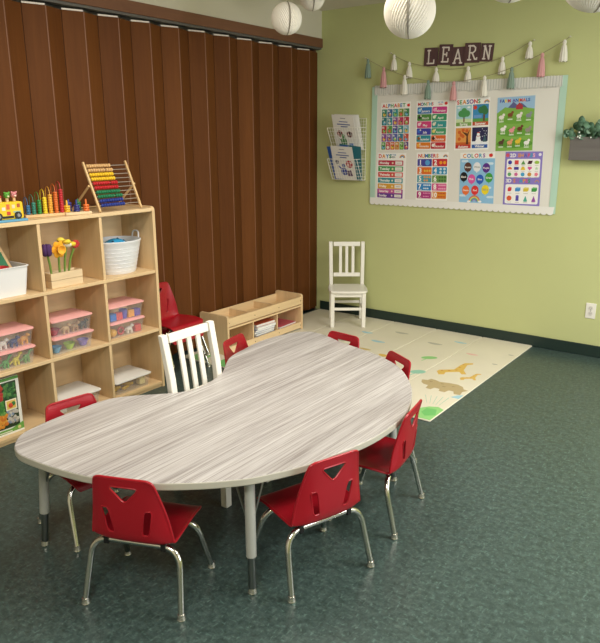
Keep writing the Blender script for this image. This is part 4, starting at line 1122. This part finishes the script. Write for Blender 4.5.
bin_('pink lidded clear bin of small farm toys, upper in the left cubby', XB, yL, SB2+.101, PINKLID, [('ring', '#c2404a', lab('red', 'ring', w_)), ('animal', '#e6e2dc', lab('white', 'animal', w_)), ('animal', '#2f3f78', lab('navy', 'animal', w_)), ('animal', '#e0a040', lab('orange', 'animal', w_))], group=G2)
w_ = 'white lidded bin, bottom right cubby'
bin_('clear bin with white lid holding yellow toys in the bottom right cubby', .215, yR+.005, SB3, WHLID, [('stick', '#e8c23c', lab('yellow', 'stick', w_)), ('stick', '#e3b93a', lab('golden', 'stick', w_)), ('block', '#efe0a8', lab('pale yellow', 'block', w_))], w=.288, d=.235, h=.075, group='clear bins with white lids')
w_ = 'white lidded bin, bottom middle cubby'
bin_('clear bin with white lid in the bottom middle cubby behind the left red chair', .215, yM, SB3, WHLID, [('block', '#d9d4cc', lab('grey', 'block', w_)), ('block', '#c9c5bc', lab('pale grey', 'block', w_))], w=.288, d=.235, h=.080, group='clear bins with white lids')

# white bucket with blue ball
bk_ = thing('bucket', 'white flexible bucket with rope handles in the top right cubby', 'bucket', (.195, -2.462, SB1))
n = 40
b = B(); mW = M('#e4e6ea', .4)
prof = [(0, 0), (.112, 0), (.116, .006), (.148, .15), (.157, .186), (.160, .19), (.160, .197), (.156, .199), (.152, .193), (.144, .15), (.112, .009), (0, .009)]
b.lathe(prof, mW, (0, 0, 0), n, .88, 1.0); b.build('tub', bk_)
b = B()
for k in range(7): b.tube([((.1193+.005*k+.0005)*math.cos(2*PI*i/n)*.88, (.1193+.005*k+.0005)*math.sin(2*PI*i/n), .02+k*.0225) for i in range(n)], .0012, mW, 5, True)
b.build('ridge', bk_)
for s in (-1, 1): B().tube(bend_path([(-.03, s*.154, .19), (-.026, s*.160, .236), (.026, s*.160, .236), (.03, s*.154, .19)], .022), .005, mW, 8).build('handle', bk_)
bl_ = thing('toy_ball', 'bright blue ball with holes sitting in the white bucket', 'ball', (.205, -2.470, SB1+.0095))
bb2 = B(); bb2.ball((0, 0, .098), .098, M('#2f9fd8', .45), n=32); bb2.build('shell', bl_)
b = B(); rq = random.Random(3)
for k in range(16):
    d = Vector((rq.uniform(-.3, 1), rq.uniform(-1, 1), rq.uniform(.2, 1))).normalized()
    b.ball((d.x*.0945, d.y*.0945, .098+d.z*.0945), .0085, M('#123f5c', .6), n=10)
b.build('hole', bl_)

# flower box
fb = thing('flower_box', 'pale slatted wooden box planted with felt flowers in the top middle cubby', 'planter', (.275, -2.895, SB1))
b = B(); 
for z0, z1 in ((0, .040), (.042, .082)):
    b.box((.030, -.10, z0), (.037, .10, z1), PALEWOOD); b.box((-.037, -.10, z0), (-.030, .10, z1), PALEWOOD)
    b.box((-.03, -.10, z0), (.03, -.094, z1), PALEWOOD); b.box((-.03, .094, z0), (.03, .10, z1), PALEWOOD)
b.build('slatted_side', fb, .0012)
B().box((-.0295, -.0935, .0), (.0295, .0935, .070), M('#b79f7c', .7)).build('peg_block', fb)
def flower(label, y, h, kind, c, c2, dx=0, dy=0):
    r = thing('felt_flower', label, 'flower', (.275+dx, -2.895+y, SB1+.0705), 0, 'felt flowers in the wooden box')
    P3 = catmull([Vector((0, 0, 0)), Vector((.003, dy*.3, h*.5)), Vector((.006, dy, h))], 4, False)
    B().tube(P3, .006, M('#6f8f3a', .85), 8).build('stem', r)
    top = P3[-1]; m, m2 = M(c, .85), M(c2, .85)
    b = B()
    if kind == 'tulip':
        for k in range(5):
            a = 2*PI*k/5; b.ball((top.x+.015*math.cos(a), top.y+.015*math.sin(a), top.z+.022), .02, m, .8, .8, 1.7, 10)
    elif kind == 'daffodil':
        for k in range(6):
            a = 2*PI*k/6; b.ball((top.x+.004, top.y+.027*math.cos(a), top.z+.010+.027*math.sin(a)), .0185, m, .35, .95, 1.15, 10)
        b.build('petals', r); b = B()
        b.lathe([(.010, 0), (.020, .012), (.026, .026), (.022, .026), (.014, .010), (.006, .004)], m2, (top.x+.010, top.y, top.z+.012), 16, axis=Matrix.Rotation(PI/2, 3, 'Y')); b.build('trumpet', r); return
    elif kind == 'lily':
        for k in range(5):
            a = 2*PI*k/5+.3; b.ball((top.x+.026*math.cos(a), top.y+.034*math.cos(a+1.57), top.z+.022+.016*math.sin(a)), .020, m if k % 2 else m2, .9, 1.1, .7, 10)
        b.ball((top.x+.01, top.y, top.z+.008), .022, M('#e9e3cc', .85), 1, 1.3, .7, 12)
    else:
        for k in range(7):
            a = 2*PI*k/7; b.ball((top.x+.004, top.y+.016*math.cos(a), top.z+.006+.012*math.sin(a)), .012, m, .5, 1, 1, 10)
    b.build('petals', r)
flower('dark purple felt flower at the left of the wooden box', -.072, .115, 'tulip', '#4a2a5f', '#4a2a5f', .0, -.018)
flower('large orange yellow felt daffodil in the wooden box', -.028, .125, 'daffodil', '#eda51f', '#f0b43a', .012, .0)
flower('yellow and white felt lily in the wooden box', .012, .145, 'lily', '#ecd04a', '#e5c93c', .0, .022)
flower('small red felt flower at the right of the wooden box', .055, .140, 'rose', '#b8332f', '#b8332f', -.022, .05)
# white storage bin with puzzle boards
wb = thing('storage_bin', 'white plastic bin in the top left cubby', 'bin', (.195, -3.262, SB1))
tub(wb, .255, .215, .285, .245, .150, .003, M('#e6e6e8', .4), 'tub', .02, .006)
pz = thing('puzzle_board', 'wood framed green puzzle board leaning in the white bin', 'toy', (.215, -3.225, SB1+.006))
pb = B().box((-.005, -.055, 0), (.005, .115, .29), BEECH).build('frame', pz, .002); pb.rotation_euler = (.34, -.16, 0); pb.location = (0, .0, .006)
q = B(); q.box((.0052, -.04, .02), (.0062, .1, .273), M('#2f7a52', .6)); q.box((.0063, -.04, .185), (.007, .1, .215), M('#e0d3a8', .6)); q.disc = None
q.ball((.0065, -.02, .24), .02, M('#8a6a4a', .6), .2, 1, 1, 10); q.ball((.0065, .05, .25), .018, M('#d6b13c', .6), .2, 1, 1, 10); q.ball((.0065, .03, .15), .025, M('#c23a34', .6), .2, 1, 1, 10)
q.build('picture', pb)
rt = thing('toy_dish', 'red round toy dish at the rim of the white bin', 'toy', (.255, -3.25, SB1+.085))
B().lathe([(0, 0), (.02, 0), (.045, .062), (.05, .066), (.046, .068), (.018, .006), (0, .006)], M('#c4303a', .4), (0, 0, 0), 20).build('dish', rt)
# fruit and vegetable box
fv = thing('puzzle_box', 'green edged white game box with fruit and vegetable pictures in the bottom left cubby', 'box', (.298, -3.402, SB3))
B().box((-.03, -.075, 0), (.0, .160, .312), M('#f0eee6', .5)).build('carton', fv, .001)
q = B()
def fr(y0, z0, y1, z1, c, l=0): q.box((.0002+l*.0004, y0, z0), (.0006+l*.0004, y1, z1), M(c, .5))
fr(-.074, .295, .159, .311, '#5f9a4a'); fr(-.06, .035, .142, .288, '#2f3f24')
rv = random.Random(8)
def scatter(y0, z0, y1, z1, cols, n, r):
    for k in range(n):
        q.ball((.0012, rv.uniform(y0, y1), rv.uniform(z0, z1)), r*rv.uniform(.8, 1.2), M(rv.choice(cols), .5), .12, 1, 1, 8)
scatter(-.05, .20, .06, .278, ['#a8322c', '#8c2a30', '#b94a35', '#a8343c'], 90, .0105)
scatter(.065, .20, .134, .278, ['#2f5f34', '#44753f', '#2a5030', '#5a8a4a'], 55, .0105)
scatter(.0, .12, .064, .192, ['#4f8a3f', '#6f9f4f', '#3f7a3a'], 55, .0105)
scatter(-.05, .12, -.004, .192, ['#4a2f5a', '#5a3a6a', '#a9503a'], 40, .010)
scatter(-.04, .045, .07, .115, ['#d98c2f', '#dba03c', '#d0782a'], 70, .0115)
scatter(.076, .06, .134, .13, ['#bfb9af', '#8798b0', '#c8c3b6', '#a8a098'], 40, .009)
P_ = [(.075, .135), (.132, .135), (.132, .188), (.075, .188)]
fr(.072, .132, .135, .19, '#f1ead2', 6); fr(.078, .138, .129, .184, '#e6c060', 7)
q.ball((.0045, .10, .158), .014, M('#cf4a34', .5), .12, 1, 1, 8); q.ball((.0045, .115, .165), .012, M('#3f7f3f', .5), .12, 1, 1, 8)
q.prism([(-.074, .004), (.159, .004), (.159, .052), (.09, .030), (-.074, .034)], .0066, .0070, M('#6fa84a', .5), 'x')
fr(-.074, 0.0006, .159, .012, '#f0eee6', 17)
fr(.02, .016, .09, .021, '#e9e6da', 18); q.ball((.0078, .132, .026), .010, M('#d9cf8a', .5), .1, 1, 1, 10)
q.build('printed_cover', fv)

# ------------------------------------------------------------------ camera
cam = D.cameras.new('camera'); co = D.objects.new('camera', cam); COL.objects.link(co)
yaw, pit, rol = .6382, .2651, -.0035
fw = Vector((-math.sin(yaw)*math.cos(pit), math.cos(yaw)*math.cos(pit), -math.sin(pit)))
rt_ = Vector((math.cos(yaw), math.sin(yaw), 0)); up = rt_.cross(fw)
r2 = rt_*math.cos(rol)+up*math.sin(rol); u2 = -rt_*math.sin(rol)+up*math.cos(rol)
co.matrix_world = Matrix(((r2.x, u2.x, -fw.x, 3.5071), (r2.y, u2.y, -fw.y, -5.053), (r2.z, u2.z, -fw.z, 1.55), (0, 0, 0, 1)))
cam.sensor_fit = 'VERTICAL'; cam.sensor_height = 36; cam.lens = 671.95/643*36; cam.clip_start = .05
bpy.context.scene.camera = co

# ------------------------------------------------------------------ light
def area(name, loc, rot, sx, sy, power, col):
    l = D.lights.new(name, 'AREA'); l.shape = 'RECTANGLE'; l.size = sx; l.size_y = sy; l.energy = power; l.color = col
    o = D.objects.new(name, l); COL.objects.link(o); o.location = loc; o.rotation_euler = rot; return o
area('ceiling_lamp', (1.5, -2.9, ZC-.03), (0, 0, 0), .6, 1.2, 32, (1, .92, .80))
area('ceiling_lamp', (3.9, -1.9, ZC-.03), (0, 0, 0), .6, 1.2, 62, (1, .95, .86))
area('ceiling_lamp', (3.1, -5.3, ZC-.03), (0, 0, 0), .6, 1.2, 52, (1, .95, .86))
area('window_daylight', (X1-.02, (wy0+wy1)/2, (wz0+wz1)/2), (0, PI/2, 0), wz1-wz0-.1, wy1-wy0-.1, 62, (.98, .98, 1))
wd = D.worlds.new('world'); bpy.context.scene.world = wd; wd.use_nodes = True
wd.node_tree.nodes['Background'].inputs['Color'].default_value = (.75, .85, 1, 1)
wd.node_tree.nodes['Background'].inputs['Strength'].default_value = .6
sc = bpy.context.scene
sc.view_settings.view_transform = 'Standard'; sc.view_settings.look = 'None'; sc.view_settings.gamma = 1; sc.view_settings.use_curve_mapping = False
sc.view_settings.exposure = 0.2
sc.cycles.max_bounces = 8; sc.cycles.transparent_max_bounces = 12; sc.cycles.use_denoising = True
